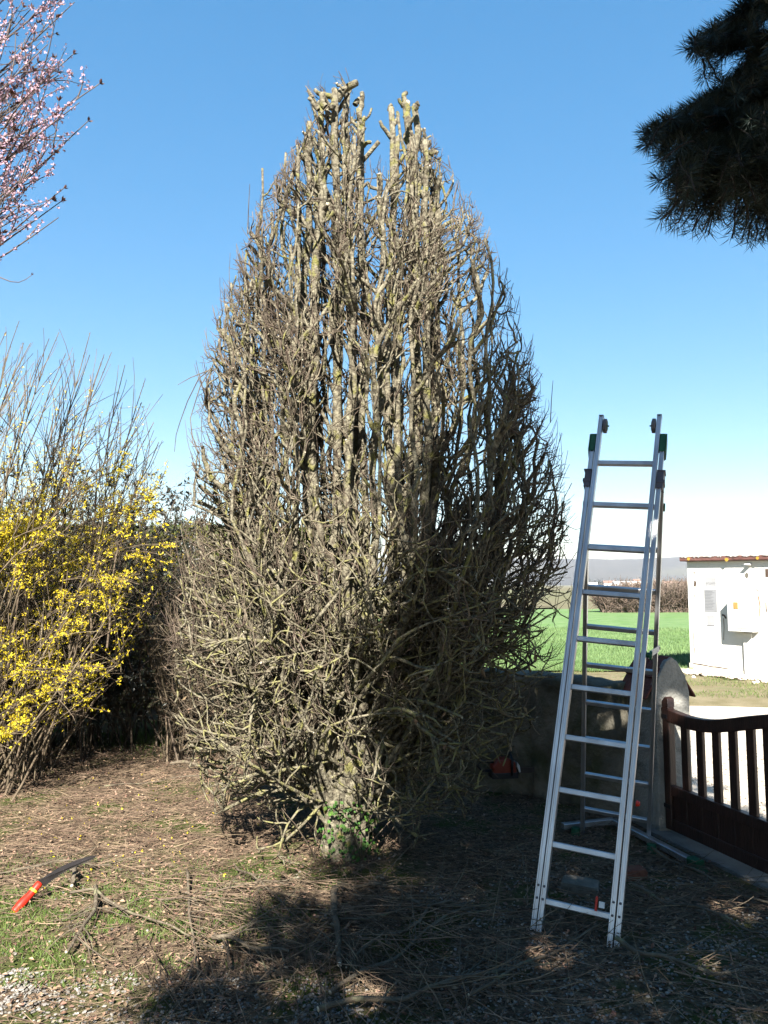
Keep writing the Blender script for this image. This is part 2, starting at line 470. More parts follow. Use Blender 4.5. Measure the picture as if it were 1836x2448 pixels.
# ================================================================== SETTING
GD = Vector((0.30, -0.954, 0)).normalized()        # gate / boundary direction (towards the camera)
GN = Vector((-GD.y, GD.x, 0))                      # points out of the garden (to the right)
G0 = gp(1607, 2000); G0.z = 0                      # hinge foot
def side(x, y):                                    # >0 outside the garden
    return (x - G0.x) * GN.x + (y - G0.y) * GN.y
def gh(x, y):
    """gentle bumps of the garden floor"""
    s_ = np.clip(-side(x, y) / 0.5, 0, 1)
    return (0.012 + 0.05 * (vnoise(x * 1.3, y * 1.3, 1) - .3) + 0.025 * (vnoise(x * 5, y * 5, 2) - .4) + 0.012 * (vnoise(x * 17, y * 17, 3) - .5)) * s_ + 0.004
def sheet(name, x0, x1, y0, y1, nx, ny, zf, m, keep=None, rot=None):
    xs = np.linspace(x0, x1, nx); ys = np.linspace(y0, y1, ny)
    X, Y = np.meshgrid(xs, ys)
    X, Y = X.ravel(), Y.ravel()
    if rot:
        X, Y = rot(X, Y)
    Z = zf(X, Y)
    V = np.stack([X, Y, Z], -1)
    i = np.arange(ny - 1)[:, None] * nx + np.arange(nx - 1)[None]
    q = np.stack([i, i + 1, i + nx + 1, i + nx], -1).reshape(-1, 4)
    if keep is not None:
        c = V[q].mean(1)
        q = q[keep(c[:, 0], c[:, 1])]
    nb = NB(); nb.v.append(V); nb.n = len(V); nb.q.append(q); nb.mq.append(np.zeros(len(q), int))
    o = nb.build(name, m, smooth=True)
    tag(o, kind='structure')
    return o
sheet('ground', -9000, 9000, -3000, 9000, 61, 41, lambda x, y: x * 0 - 0.05 - 0.0 * y, M['plain'])
sheet('garden_soil', -11, 4.2, -4, 13, 300, 340, gh, M['soil'], keep=lambda x, y: side(x, y) < 0.02)
# lane outside the gate, verge, wheat field
def slant(X, Y): return X, Y - 0.17 * (X - 5)
sheet('lane', -6, 60, -8, 12.2, 100, 40, lambda x, y: 0.0 * x - 0.006 + 0.01 * (vnoise(x * 2, y * 2, 5) - .5) * (side(x, y) > .3), M['lane'], keep=lambda x, y: (side(x, y) > -0.3), rot=slant)
sheet('verge', -14, 60, 11.9, 16.5, 220, 40, lambda x, y: 0.002 + 0.05 * vnoise(x * 3, y * 3, 6) * np.clip((y + .17 * (x - 5) - 11.95) / .7, 0, 1) - .008 * ((y + .17 * (x - 5)) < 11.95), M['drygrass'], rot=slant)
sheet('field', -120, 160, 16.2, 58, 140, 60, lambda x, y: 0.03 + 0.05 * vnoise(x, y * 2, 8), M['field'], rot=lambda X, Y: (X, Y - 0.06 * (X - 5)))
# wooded hills far behind
def hillz(x, y):
    e = np.clip((y - 2300) / 900, 0, 1)
    e = e * e * (3 - 2 * e)
    return -0.06 + e * (92 + 26 * vnoise(x / 900, y / 1600, 11) + 12 * vnoise(x / 260, y / 500, 12)) + e * 7 * vnoise(x / 22, y / 30, 13)
sheet('hills', -4200, 4200, 2250, 4200, 500, 90, hillz, M['hills'])

# ------------------------------------------------------------------ pier, wall, gate
cr = gp(1578, 1999); cr.z = 0                      # nearest foot of the pier (corner of two faces)
FD = Vector((GD.x, GD.y, 0))                       # along ridge toward the camera
FR = Vector((-FD.y, FD.x, 0))                      # to the right, outward
W_P, L_P = 0.30, 0.36                              # gable width, length
eave, ridge = 1.04, 1.27
pier = empty('gate_pier', cr + FR * W_P / 2 - FD * L_P / 2, 'grey rendered gate pier with a small red tiled gable roof', 'pier')
mb = MB()
prof = [(0, 0), (W_P, 0), (W_P, eave - .02), (W_P * .90, eave + .10), (W_P * .67, ridge - .02), (W_P * .5, ridge + .012), (W_P * .33, ridge - .02), (W_P * .10, eave + .10), (0, eave - .02)]
mb.prism([cr + FR * a + Vector((0, 0, z - (0.05 if z == 0 else 0))) for a, z in prof], -FD * .045)
mb.prism([cr - FD * .0452 + FR * a + Vector((0, 0, z - (0.05 if z == 0 else 0) - (.03 if z > eave else 0))) for a, z in prof], -FD * (L_P - .045))
mb.build('pier_body', M['render'], pier, bevel=0.008)
# two courses of flat tiles each side
for sgn in (0, 1):
    mb = MB()
    def pt_(a, z, s, off=0):
        aa = a if sgn == 0 else W_P - a
        return cr + FR * aa + Vector((0, 0, z)) - FD * s
    th = 0.014
    courses = [((-0.065, eave - 0.065), (0.052, eave + 0.105)), ((0.022, eave + 0.082), (W_P * .5, ridge + 0.004))]
    rr_ = random.Random(3 + sgn)
    for ci, (lo, hi) in enumerate(courses):
        nt_ = 2
        for k in range(nt_):
            s0 = 0.02 + k * (L_P + .01) / nt_; s1 = s0 + (L_P + .01) / nt_ - 0.004
            dz = rr_.uniform(-.003, .004)
            n_ = Vector((hi[1] - lo[1], -(hi[0] - lo[0]))).normalized() * -1
            q = [pt_(lo[0], lo[1] + dz, s0), pt_(hi[0], hi[1] + dz, s0), pt_(hi[0], hi[1] + dz, s1), pt_(lo[0], lo[1] + dz, s1)]
            nv = (q[1] - q[0]).cross(q[3] - q[0]).normalized()
            if nv.z < 0: nv = -nv
            mb.prism(q, nv * (th + .002 * ci))
    mb.build('roof_tiles', M['tile'], pier, bevel=0.003)

# low rubble wall, running back from the pier then across behind the tree
wp = [cr - FD * L_P + FR * 0.04, gp(1281, 1589, 1.12), Vector((0.2, 7.55, 0)), Vector((-1.0, 8.0, 0))]
for p in wp: p.z = 0
mbw = NB()
def wall_strip(pts, th, zt, seed):
    out = []
    segs = []
    tot = 0
    for a, b in zip(pts[:-1], pts[1:]):
        n = max(2, int((b - a).length / 0.05))
        for i in range(n): out.append((a.lerp(b, i / n), (b - a).normalized()))
    out.append((pts[-1], (pts[-1] - pts[-2]).normalized()))
    n = len(out); nz_ = 22
    V, F = [], []
    for i, (p, d) in enumerate(out):
        nn = Vector((-d.y, d.x, 0))                # one side
        if nn.y > 0: nn = -nn                      # towards the garden
        ring = []
        for j in range(nz_):
            ring.append((th / 2, zt * j / (nz_ - 1) - (0.05 if j == 0 else 0)))
        for j in range(1, 6):
            a = math.pi * j / 6
            ring.append((th / 2 * math.cos(a), zt + 0.05 * math.sin(a)))
        for j in range(nz_):
            ring.append((-th / 2, zt * (1 - j / (nz_ - 1)) - (0.05 if j == nz_ - 1 else 0)))
        for (o_, z_) in ring:
            sx = i * 0.05
            bump = 0.035 * (float(vnoise(np.array(sx * 5.0), np.array(z_ * 8.0), seed)) - .5) + 0.02 * (float(vnoise(np.array(sx * 14.0), np.array(z_ * 17.0), seed + 1)) - .5)
            V.append(p + nn * (o_ + math.copysign(bump, o_) if True else 0) + Vector((0, 0, z_ + bump * (z_ > zt))))
        m_ = len(ring)
        if i:
            for j in range(m_ - 1):
                F.append(((i - 1) * m_ + j, (i - 1) * m_ + j + 1, i * m_ + j + 1, i * m_ + j))
    F.append(tuple(range(m_)))
    F.append(tuple(range((n - 1) * m_, n * m_)))
    return V, F
V, F = wall_strip(wp, 0.26, 1.02, 21)
mb = MB(); mb.poly(V, F)
o = mb.build('garden_wall', M['wall'], smooth=True)
tag(o, 'low weathered rubble wall running behind the tree and ladder up to the tiled pier', 'wall')

# gate leaf
gate = empty('garden_gate', G0, 'dark brown wooden gate with vertical slats over a solid bottom panel', 'gate')
g0 = hit(1607, 1990, Vector((G0.x, G0.y, 0)), GN)
g0.z = 0
LEN = 1.75
def gpt(s_, z, off=0.0): return g0 + GD * s_ + GN * off + Vector((0, 0, z))
def s_of(nx, ny=1850):
    h_ = hit(nx, ny, g0, GN); return (h_ - g0).dot(GD)
mb = MB()
ps = 0.0
mb.box(gpt(ps, 0.49), GD * 0.035, GN * 0.03, (0, 0, 0.435), bev=0.006)
mb.prism([gpt(-.035, .925, -.03), gpt(.035, .925, -.03), gpt(.022, 0.985, -.02), gpt(-.012, 0.998, -.02), gpt(-.035, .96, -.03)], GN * 0.06)
mb.build('hinge_post', M['gate'], gate, bevel=0.004)
def rail_top(s_):
    # reads z from the photograph along the gate: nearly level, dips, then climbs to the middle of the gate
    xs = [-0.07, 0.0, 0.12, 0.28, 0.45, 0.62, 0.80, 1.0, 1.3, 1.7]
    zs = [0.925, 0.918, 0.900, 0.892, 0.905, 0.940, 0.985, 1.03, 1.075, 1.09]
    return float(np.interp(s_, xs, zs))
up_, dn_ = [], []
for i in range(41):
    s_ = -0.075 + (LEN + .02) * i / 40
    z = np.mean([rail_top(s_ + d) for d in (-.06, -.03, 0, .03, .06)])
    up_.append(gpt(s_, z, -0.034)); dn_.append(gpt(s_, z - 0.088, -0.034))
mb = MB()
nn = len(up_)
vs = up_ + dn_ + [p + GN * 0.068 for p in up_] + [p + GN * 0.068 for p in dn_]
fs = []
for i in range(nn - 1):
    fs += [(i, i + 1, nn + i + 1, nn + i), (2 * nn + i, 2 * nn + i + 1, 3 * nn + i + 1, 3 * nn + i), (i, i + 1, 2 * nn + i + 1, 2 * nn + i), (nn + i, nn + i + 1, 3 * nn + i + 1, 3 * nn + i)]
fs += [(0, nn, 3 * nn, 2 * nn), (nn - 1, 2 * nn - 1, 4 * nn - 1, 3 * nn - 1)]
mb.poly(vs, fs)
mb.build('top_rail', M['gate'], gate, bevel=0.006)
sl = [s_of(x) for x in (1641, 1677.5, 1716, 1755.7, 1799, 1840)]
step_ = (sl[-1] - sl[0]) / (len(sl) - 1)
sl += [sl[-1] + step_ * k for k in range(1, 5)]
for s_ in sl:
    if s_ > LEN - .1: break
    mb = MB()
    zt = rail_top(s_) - 0.08
    mb.box(gpt(s_, (0.36 + zt) / 2), GD * 0.033, GN * 0.013, (0, 0, (zt - 0.345) / 2))
    mb.build('slat', M['gate'], gate, bevel=0.004)
mb = MB()
mb.box(gpt(LEN / 2 + .015, 0.335), GD * (LEN / 2 - .02), GN * 0.027, (0, 0, 0.035))
mb.build('middle_rail', M['gate'], gate, bevel=0.005)
mb = MB()
npan = 11
for k in range(npan):
    a = 0.037 + (LEN - .06) * k / npan; b = a + (LEN - .06) / npan - 0.004
    mb.box(gpt((a + b) / 2, 0.215), GD * ((b - a) / 2), GN * 0.012, (0, 0, 0.085), bev=0.003)
mb.build('bottom_panel', M['gate'], gate)
mb = MB()
mb.box(gpt(LEN / 2 + .015, 0.095), GD * (LEN / 2 - .02), GN * 0.027, (0, 0, 0.04))
mb.build('bottom_rail', M['gate'], gate, bevel=0.005)
mb = MB()
mb.box(gpt(LEN - .03, 0.56), GD * 0.035, GN * 0.03, (0, 0, 0.50))
mb.build('latch_post', M['gate'], gate, bevel=0.004)
for z in (0.86, 0.22):
    mb = MB()
    mb.tube([gpt(-.055, z - .035, 0), gpt(-.055, z + .035, 0)], 0.008, 8)
    mb.box(gpt(-.03, z, -0.034), GD * 0.06, GN * 0.003, (0, 0, 0.014))
    mb.build('hinge', M['black_pl'], gate)
# concrete sill under the gate
mb = MB()
a_ = g0 - GD * 0.10
sill = [a_ - GN * 0.14, a_ + GN * 0.10, a_ + GN * 0.10 + GD * 3.4, a_ - GN * 0.14 + GD * 3.4]
mb.prism([p + Vector((0, 0, -0.05)) for p in sill], (0, 0, 0.085))
tag(mb.build('gate_sill', M['concrete'], bevel=0.006), kind='structure')

# ------------------------------------------------------------------ hut
A = gp(1651, 1609); B = gp(1836, 1630)
T = (B - A).normalized(); NO = Vector((T.y, -T.x, 0))
if NO.y > 0: NO = -NO
hut = empty('utility_hut', A, 'small white limewashed utility hut with flaking red roof edge', 'hut')
HL, HD, HZ = 4.2, 2.6, None
ztop = hit(1651, 1342, A, NO).z
zt_r = hit(1836, 1343, A, NO).z
def hz(s_): return ztop + (zt_r - ztop) * s_ / (B - A).length * 0.35
def hp(s_, z, off=0.0): return A + T * s_ + NO * off + Vector((0, 0, z))
def hs(nx, ny, off=0.0):
    h_ = hit(nx, ny, A + NO * off, NO); return (h_ - A).dot(T), h_.z
mb = MB()
mb.prism([hp(0, -.1), hp(HL, -.1), hp(HL, hz(HL)), hp(0, hz(0))], -NO * HD)
mb.build('wall', M['hut'], hut, bevel=0.012)
# lower render coat ending in a ragged crack
s1, z1 = hs(1655, 1585); s2, z2 = hs(1741, 1598)
mb = MB()
pts = []
for i in range(30):
    s_ = -0.012 + (s2 + .1) * i / 29
    z = z1 + (z2 - z1) * i / 29 + 0.012 * math.sin(i * 1.9) * math.sin(i * .7)
    pts.append(hp(s_, z, 0.002))
mb.prism([hp(-.012, -.08, .002)] + pts + [hp(HL, z2 - .02, .002), hp(HL, -.08, .002)], NO * 0.016)
pl_ = mb.build('plinth', M['hutbase'], hut)
zf0 = hz(0)
mb = MB()
mb.prism([hp(-.10, zf0 + .001, .11), hp(HL + .1, hz(HL) + .001, .11), hp(HL + .1, hz(HL) + 0.095, .11), hp(-.10, zf0 + .095, .11)], -NO * (HD + .22))
roof = mb.build('roof_slab', M['hutroof'], hut, bevel=0.02)
r2 = random.Random(5)
mb = MB()
s_ = -0.06
while s_ < 3.2:
    l_ = r2.uniform(.06, .30); h_ = r2.uniform(.008, .03)
    if r2.random() < .8:
        n_ = 8
        low = [hp(s_ + l_ * i / n_, hz(s_) + .095 - r2.uniform(.0, .035) * math.sin(math.pi * i / n_), .112) for i in range(n_ + 1)]
        top = [hp(s_ + l_ * i / n_, hz(s_) + .097 + h_ * r2.uniform(.3, 1), .112) for i in range(n_ + 1)][::-1]
        mb.prism(low + top, NO * 0.012)
        mb.prism([q - NO * .002 for q in ([hp(s_, hz(s_) + .096, .10)] + [hp(s_ + l_, hz(s_) + .096, .10)] + [hp(s_ + l_, hz(s_) + .096 + h_ * .8, .10), hp(s_, hz(s_) + .096 + h_ * .8, .10)])], -NO * r2.uniform(.2, .6))
    s_ += l_ + r2.uniform(.0, .1)
mb.build('flaking_edge', M['flake'], roof)
for nx, ny, r_ in ((1737, 1338, .042), (1811, 1334, .035), (1646, 1336, .04)):
    s_, z = hs(nx, ny, .11)
    mb = MB()
    mb.prism([hp(s_ + r_ * math.cos(a) * r2.uniform(.8, 1.1), z + r_ * math.sin(a) * r2.uniform(.75, 1.0), .111) for a in np.linspace(0, 6.1, 11)], NO * 0.005)
    mb.build('lichen_patch', M['lichen'], roof)
# meter cabinet
def hutbox(name, x0, y0, x1, y1, depth, m, par=None, off=0.0, bev=0.01):
    sa, za = hs(x0, y0, off + depth); sb, zb = hs(x1, y1, off + depth)
    mb = MB()
    c = hp((sa + sb) / 2, (za + zb) / 2, off + depth / 2)
    mb.box(c, T * (abs(sb - sa) / 2), NO * (depth / 2), (0, 0, abs(za - zb) / 2))
    return mb.build(name, m, par or hut, bevel=bev)
dep = 0.21
cab = hutbox('meter_cabinet', 1737, 1426, 1800, 1512, dep, M['meter'])
hutbox('cabinet_door', 1744, 1432, 1795, 1503, 0.012, M['meter'], cab, dep - .001, .004)
hutbox('amber_window', 1752.5, 1439.5, 1764, 1456, 0.006, M['amber'], cab, dep + .012, .001)
hutbox('inspection_label', 1765, 1504.5, 1773, 1507.5, 0.003, M['ink'], cab, dep + .0, .0)
hutbox('cable_duct', 1776, 1513, 1800, 1627, 0.05, M['hut'], None, 0.0, .006)
# notices
n1 = hutbox('paper_notice', 1683, 1409, 1714.5, 1464, 0.004, M['paper'], None, 0.0, 0)
sa, za = hs(1683, 1409); sb, zb = hs(1714.5, 1464)
mb = MB()
for k in range(13):
    z = za - (za - zb) * (.08 + .85 * k / 13); e = r2.uniform(.55, .95)
    mb.box(hp(sa + (sb - sa) * (.08 + .42 * e), z, .0052), T * ((sb - sa) * .42 * e), NO * .0008, (0, 0, .0035))
mb.build('print_lines', M['ink'], n1)
n2 = hutbox('paper_notice', 1685.5, 1381, 1712, 1402, 0.004, M['paperw'], None, 0.0, 0)
sa, za = hs(1686.5, 1392); sb, zb = hs(1711, 1397)
mb = MB(); wd = (sb - sa) / 9
for k in range(9):
    hh = (za - zb) / 2
    mb.box(hp(sa + wd * (k + .5), (za + zb) / 2, .0052), T * (wd * .10), NO * .0008, (0, 0, hh))
    mb.box(hp(sa + wd * (k + .62), (za + zb) / 2 + hh * r2.choice((-.9, 0, .9)), .0052), T * (wd * .26), NO * .0008, (0, 0, hh * .14))
mb.build('print_heading', M['ink'], n2)
n3 = hutbox('paper_notice', 1690, 1470, 1708, 1496, 0.004, M['paperw'], None, 0.0, 0)
sa, za = hs(1690, 1494.5); sb, zb = hs(1708, 1496.5)
mb = MB(); mb.box(hp((sa + sb) / 2, (za + zb) / 2, .0052), T * ((sb - sa) / 2), NO * .0008, (0, 0, .006))
mb.build('print_lines', M['ink'], n3)
# small lamp bracket, chipped hole, rust stain, cracks
sa, za = hs(1787, 1352, .08)
mb = MB()
mb.prism([hp(sa - .05, za, 0), hp(sa - .05, za + .04, 0), hp(sa - .05, za + .035, .12), hp(sa - .05, za + .015, .12)], T * 0.09)
mb.build('wall_bracket', M['white_pl'], hut, bevel=.004)
sa, za = hs(1785, 1376)
mb = MB()
mb.prism([hp(sa + x_, za + z_, .001) for x_, z_ in ((-.045, 0), (-.03, .035), (0, .06), (.03, .04), (.042, 0), (.02, -.045), (0, -.06), (-.025, -.03))], NO * 0.003)
mb.build('render_chip', M['stone'], hut)
def crack(pts_, wd_, m=M['hole'], name='crack', off=.002):
    P3 = []
    for nx, ny in pts_:
        s_, z = hs(nx, ny, off); P3.append((s_, z))
    mb = MB()
    L_, Rr = [], []
    for i, (s_, z) in enumerate(P3):
        a, b = P3[max(0, i - 1)], P3[min(len(P3) - 1, i + 1)]
        dx, dz = b[0] - a[0], b[1] - a[1]; l_ = math.hypot(dx, dz) + 1e-9
        q_ = wd_ * r2.uniform(.4, 1.0)
        L_.append(hp(s_ - dz / l_ * q_, z + dx / l_ * q_, off)); Rr.append(hp(s_ + dz / l_ * q_, z - dx / l_ * q_, off))
    mb.prism(L_ + Rr[::-1], NO * 0.0012)
    return mb.build(name, m, hut)
crack([(1657, 1505), (1657.5, 1520), (1657, 1535), (1658, 1546), (1661, 1552), (1660, 1563), (1657, 1572), (1656.5, 1584)], .010)
crack([(1657, 1585.5), (1675, 1588.5), (1690, 1591), (1700, 1593.5), (1715, 1594.5), (1741, 1599)], .012, off=.0205)
crack([(1659, 1366), (1660, 1372)], .02)
crack([(1661, 1388), (1662, 1394), (1661, 1402)], .03)
crack([(1659.5, 1420), (1660.5, 1428)], .014)
crack([(1726, 1470), (1731, 1471), (1735, 1477), (1736, 1479)], .022)
crack([(1730, 1478), (1731, 1500), (1730, 1530)], .012, M['rust'], 'rust_streak', .0015)
crack([(1813, 1425), (1817, 1450), (1815, 1475)], .02, M['rust'], 'rust_streak', .0015)
crack([(1808, 1409), (1812, 1411), (1814, 1414)], .012)
crack([(1833, 1360), (1834, 1380)], .04)
crack([(1831, 1440), (1832, 1463)], .014)

# ------------------------------------------------------------------ far things
def bush(loc, wdt, hgt, seed, label):
    r = np.random.default_rng(seed)
    n = 420
    st = np.array(loc) + np.stack([r.uniform(-.35, .35, n) * wdt, r.uniform(-.3, .3, n) * 1.2, np.zeros(n)], -1)
    d = np.stack([r.normal(0, .35, n), r.normal(0, .3, n), np.ones(n)], -1)
    Pt = grow(st, d, hgt * r.uniform(.6, 1.08, n), 6, .10, 0.03, r=r)
    nb = NB(); nb.tubes(Pt, taper(np.full(n, .035), np.full(n, .012), 6), 3)
    m = 3200
    idx = r.integers(0, n, m); p, t_ = sample(Pt, idx, r.uniform(.15, 1, m))
    Q = grow(p, t_ + r.normal(0, .6, (m, 3)), r.uniform(.25, .7, m), 3, .2, 0.05, r=r)
    nb.tubes(Q, taper(np.full(m, .018), np.full(m, .008), 3), 3)
    o = nb.build('bare_bush', M['brownbush'])
    tag(o, label, 'bush', 'bare brown bushes at the far edge of the wheat field')
bl = ['bare brown bush just behind the ladder at the near left end of the field hedge', 'bare brown bush between the ladder and the hut, second in the field hedge',
      'bare brown bush hiding partly behind the ladder rail at the field edge', 'bare brown bush touching the left side of the hut in view',
      'tall bare brown bush seen left of the hut corner', 'bare brown bush running out of sight behind the hut']
for i, nx in enumerate((1470, 1508, 1550, 1592, 1632, 1668)):
    q = gp(nx, 1466); bush((q.x, q.y, 0.03), 2.5, 1.9 if i else 1.55, 50 + i, bl[i])
hl = ['long white house with orange roof, leftmost in the village on the plain', 'small pale house in the village seen through the ladder', 'long low white barn on the plain seen through the ladder',
      'white house just left of the front ladder rail in the village', 'small white house between the two ladder rails in the village', 'pale house with pink roof above the brown hedge', 'white house left of the hut in the village', 'tiny white house nearest the hut in the village',
      'low grey shed at the far left of the village row', 'tall pale house behind the long low barn']
hx = [(1456, 14, 7, 0), (1480, 7, 6, 0), (1510, 42, 6, 1), (1530, 9, 6, 0), (1563, 10, 5, 0), (1597, 10, 6, 0), (1618, 16, 6, 0), (1638, 12, 6, 0), (1415, 12, 5, 1), (1521, 9, 9, 0)]
r3 = random.Random(9)
for (nx, wd_, hh, kd), lb in zip(hx, hl):
    D = r3.uniform(880, 1060)
    q = P(nx, 1398, D); q.z = -0.1
    hs_ = empty('distant_barn' if kd else 'distant_house', q, lb, 'barn' if kd else 'house', 'far village buildings')
    a = r3.uniform(-.3, .3); ax = Vector((math.cos(a), math.sin(a), 0)); ay = Vector((-math.sin(a), math.cos(a), 0))
    w2, d2, rz = wd_ / 2, 4.5, hh * (.25 if kd else .45)
    mb = MB(); mb.box(q + Vector((0, 0, (hh - rz) / 2)), ax * w2, ay * d2, (0, 0, (hh - rz) / 2)); mb.build('wall', M['silo'] if kd else M['house'], hs_)
    mb = MB()
    z0 = hh - rz + .02
    mb.prism([q - ax * (w2 + .4) + ay * s2 + Vector((0, 0, z)) for s2, z in ((-d2 - .5, z0), (0, z0 + rz), (d2 + .5, z0))], ax * (wd_ + .8)); mb.build('roof', M['silo'] if kd else M['houseroof'], hs_)
tl = ['dark clump of trees left of the long barn on the plain', 'dark clump of trees right of the long barn', 'low dark tree clump left of the hut on the plain', 'wide dark tree clump at the foot of the hills left of the ladder']
for i, nx in enumerate((1492, 1550, 1606, 1425)):
    q = P(nx, 1398, 1120); r = np.random.default_rng(80 + i)
    n = 900; c = np.stack([r.normal(0, 9, n), r.normal(0, 5, n), np.abs(r.normal(0, 3.2, n)) + .6], -1) + np.array([q.x, q.y, 0])
    nb = NB(); u = nrm(r.normal(size=(n, 3))); nb.quads(c, u * 1.1, rand_perp(u, r) * 1.1)
    tr = tag(nb.build('tree_clump', M['darktree']), tl[i], 'trees', 'far tree clumps on the plain')

# ================================================================== THE PRUNED TREE
TY = 5.35
tb = gp(826, 2052); TX = tb.x
env = [(150, 870, 905), (200, 735, 1000), (300, 735, 1012), (400, 690, 1065), (500, 628, 1122), (600, 585, 1168), (700, 550, 1208), (800, 522, 1243), (900, 500, 1275), (1000, 484, 1303),
       (1100, 475, 1325), (1200, 468, 1345), (1300, 452, 1362), (1400, 436, 1368), (1500, 425, 1362), (1600, 420, 1335), (1700, 425, 1290), (1800, 450, 1230), (1900, 490, 1150), (1990, 560, 1060), (2060, 680, 960)]
ez = np.array([P(900, y, TY).z for y, a, b in env])[::-1]
exl = np.array([P(a, y, TY).x for y, a, b in env])[::-1]
exr = np.array([P(b, y, TY).x for y, a, b in env])[::-1]
def env_c(z): return (np.interp(z, ez, exl) + np.interp(z, ez, exr)) / 2
def env_r(z): return (np.interp(z, ez, exr) - np.interp(z, ez, exl)) / 2
GZ = P(900, 455, TY).z; GX0 = P(888, 455, TY).x; GX1 = P(895, 260, TY).x
def tree_gap(p):
    k = np.clip((p[:, 2] - GZ) / 1.0, 0, 1)
    gx = GX0 + (GX1 - GX0) * k
    return (p[:, 2] > GZ) & (np.abs(p[:, 0] - gx) < .03 + .16 * k)
def tree_norm(p):
    z = p[:, 2]; r_ = env_r(z); dr = np.minimum(r_ * 0.78, 1.0)
    return np.hypot((p[:, 0] - env_c(z)) / r_, (p[:, 1] - TY) / dr) + 3.0 * tree_gap(p)
tree = empty('pruned_tree', (TX, TY, 0), 'tall bare tree with many upright lichen covered stems, freshly topped with stubs', 'tree')
trunkb, crownb = NB(), NB()
r = np.random.default_rng(42)
KT = 26
def stem_path(ax, ay, z0, zend, r, wob=1.0, outz=None):
    if outz is None: outz = r.uniform(1.0, 2.0)
    """from the short fused trunk, out fast, then upright"""
    t = np.linspace(0, 1, KT)
    z = z0 + (zend - z0) * t
    e = np.clip((z - z0) / (outz * (.55 + .8 * math.hypot(ax, ay))), 0, 1); e = e ** .9 * (1.35 - .35 * e)
    cx = TX + (ax - TX) * np.clip(e, 0, 1) + (r.normal() * .05) * t
    cy = TY + (ay) * np.clip(e, 0, 1)
    n = np.cumsum(r.normal(size=(KT, 2)) * .016 * wob, 0); n -= n[0] + np.outer(t, (n[-1] - n[0])) * .5
    b0 = r.normal(0, .05, 2)
    f = np.clip(1 - e * 3, 0, 1)
    return np.stack([cx + n[:, 0] + b0[0] * f, cy + n[:, 1] + b0[1] * f, z], -1)
stems, srad = [], []
# main leaders that reach the top (two groups), traced at the top from the photograph
tops = [(765, 235, .034), (740, 300, .026), (800, 212, .032), (832, 225, .024), (858, 255, .026), (865, 300, .024), (712, 375, .022), (770, 330, .030),
        (935, 262, .026), (968, 250, .032), (990, 262, .030), (950, 320, .030), (1015, 345, .028), (1028, 400, .022), (1050, 420, .018), (905, 420, .018), (985, 330, .030)]
for i, (nx, ny, rt) in enumerate(tops):
    p = P(nx, ny, TY + r.uniform(-.18, .18))
    st = stem_path(p.x, p.y - TY, r.uniform(.02, .35), p.z, r, .9, 2.6)
    # lean gradually to the traced top
    st[:, 0] += (p.x - st[-1, 0]) * np.linspace(0, 1, KT) ** 2
    stems.append(st); srad.append((r.uniform(.040, .055), rt * .8))
NS = 60
for i in range(NS):
    a = r.uniform(0, 2 * np.pi); rr = .15 + .62 * math.sqrt((i + .5) / 26) if i < 26 else r.uniform(.66, .97)
    if i >= 26: a = r.normal(0, .55) + (np.pi if i % 2 else 0)
    elif i % 2: a = r.normal(0, .5) + (np.pi if i % 4 == 1 else 0)
    zmid = 1.9
    R0 = 1.33
    ax = env_c(zmid) + R0 * rr * math.cos(a); ay = R0 * .72 * rr * math.sin(a)
    zz = np.linspace(1.2, 5.35, 200)
    q = np.stack([np.full(200, ax), np.full(200, TY + ay), zz], -1)
    ok = tree_norm(q) < (.96 if i < 26 else .88)
    ze = zz[ok].max() if ok.any() else 1.4
    if r.random() < .2: ze *= r.uniform(.7, .95)
    st = stem_path(ax, ay, r.uniform(.05, .8), max(ze, 1.2), r, 1.3, r.uniform(1.3, 2.4) if i < 26 else r.uniform(.95, 1.7))
    stems.append(st)
    th = .036 * (1 - .52 * rr) * r.uniform(.75, 1.2)
    srad.append((th, th * .35))
stems = np.array(stems); srad = np.array(srad)
Rst = taper(srad[:, 0], srad[:, 1], KT, .8)
Rst *= 1 + .13 * r.normal(size=Rst.shape)
trunkb.tubes(stems, Rst, 7, 0, cap=1)
# fused base
kb = 10
tz = np.linspace(-.05, 1.25, kb)
for k in range(9):
    a = 2 * np.pi * k / 9
    bx = TX + .10 * math.cos(a) * (1 + .35 * np.exp(-(tz + .05) * 9)) + r.normal(0, .01, kb) + .05 * tz
    by = TY + .10 * math.sin(a) * (1 + .35 * np.exp(-(tz + .05) * 9)) + r.normal(0, .01, kb)
    trunkb.tubes(np.stack([bx, by, tz], -1)[None], (np.linspace(.052, .030, kb) * r.uniform(.85, 1.15, kb))[None], 8, 0)
# knobs and cut stubs: short thick gnarly pieces on the leaders' heads
hd = np.array([s_[-1] for s_ in stems[:17]])
idx = r.integers(0, 17, 120)
p, t_ = sample(stems, idx, r.uniform(.86, 1.0, 120))
dd = rand_perp(t_, r) * .9 + t_ * r.uniform(.3, 1.6, (120, 1))
ln = r.uniform(.05, .20, 120)
Q = grow(p, dd, ln, 5, .25, .25, r=r)
_, ny_, _ = project(Q[:, -1]); Q = Q[ny_ > 195]; nq_ = len(Q)
trunkb.tubes(Q, taper(r.uniform(.009, .022, nq_), r.uniform(.008, .017, nq_), 5), 6, 0, cap=1)
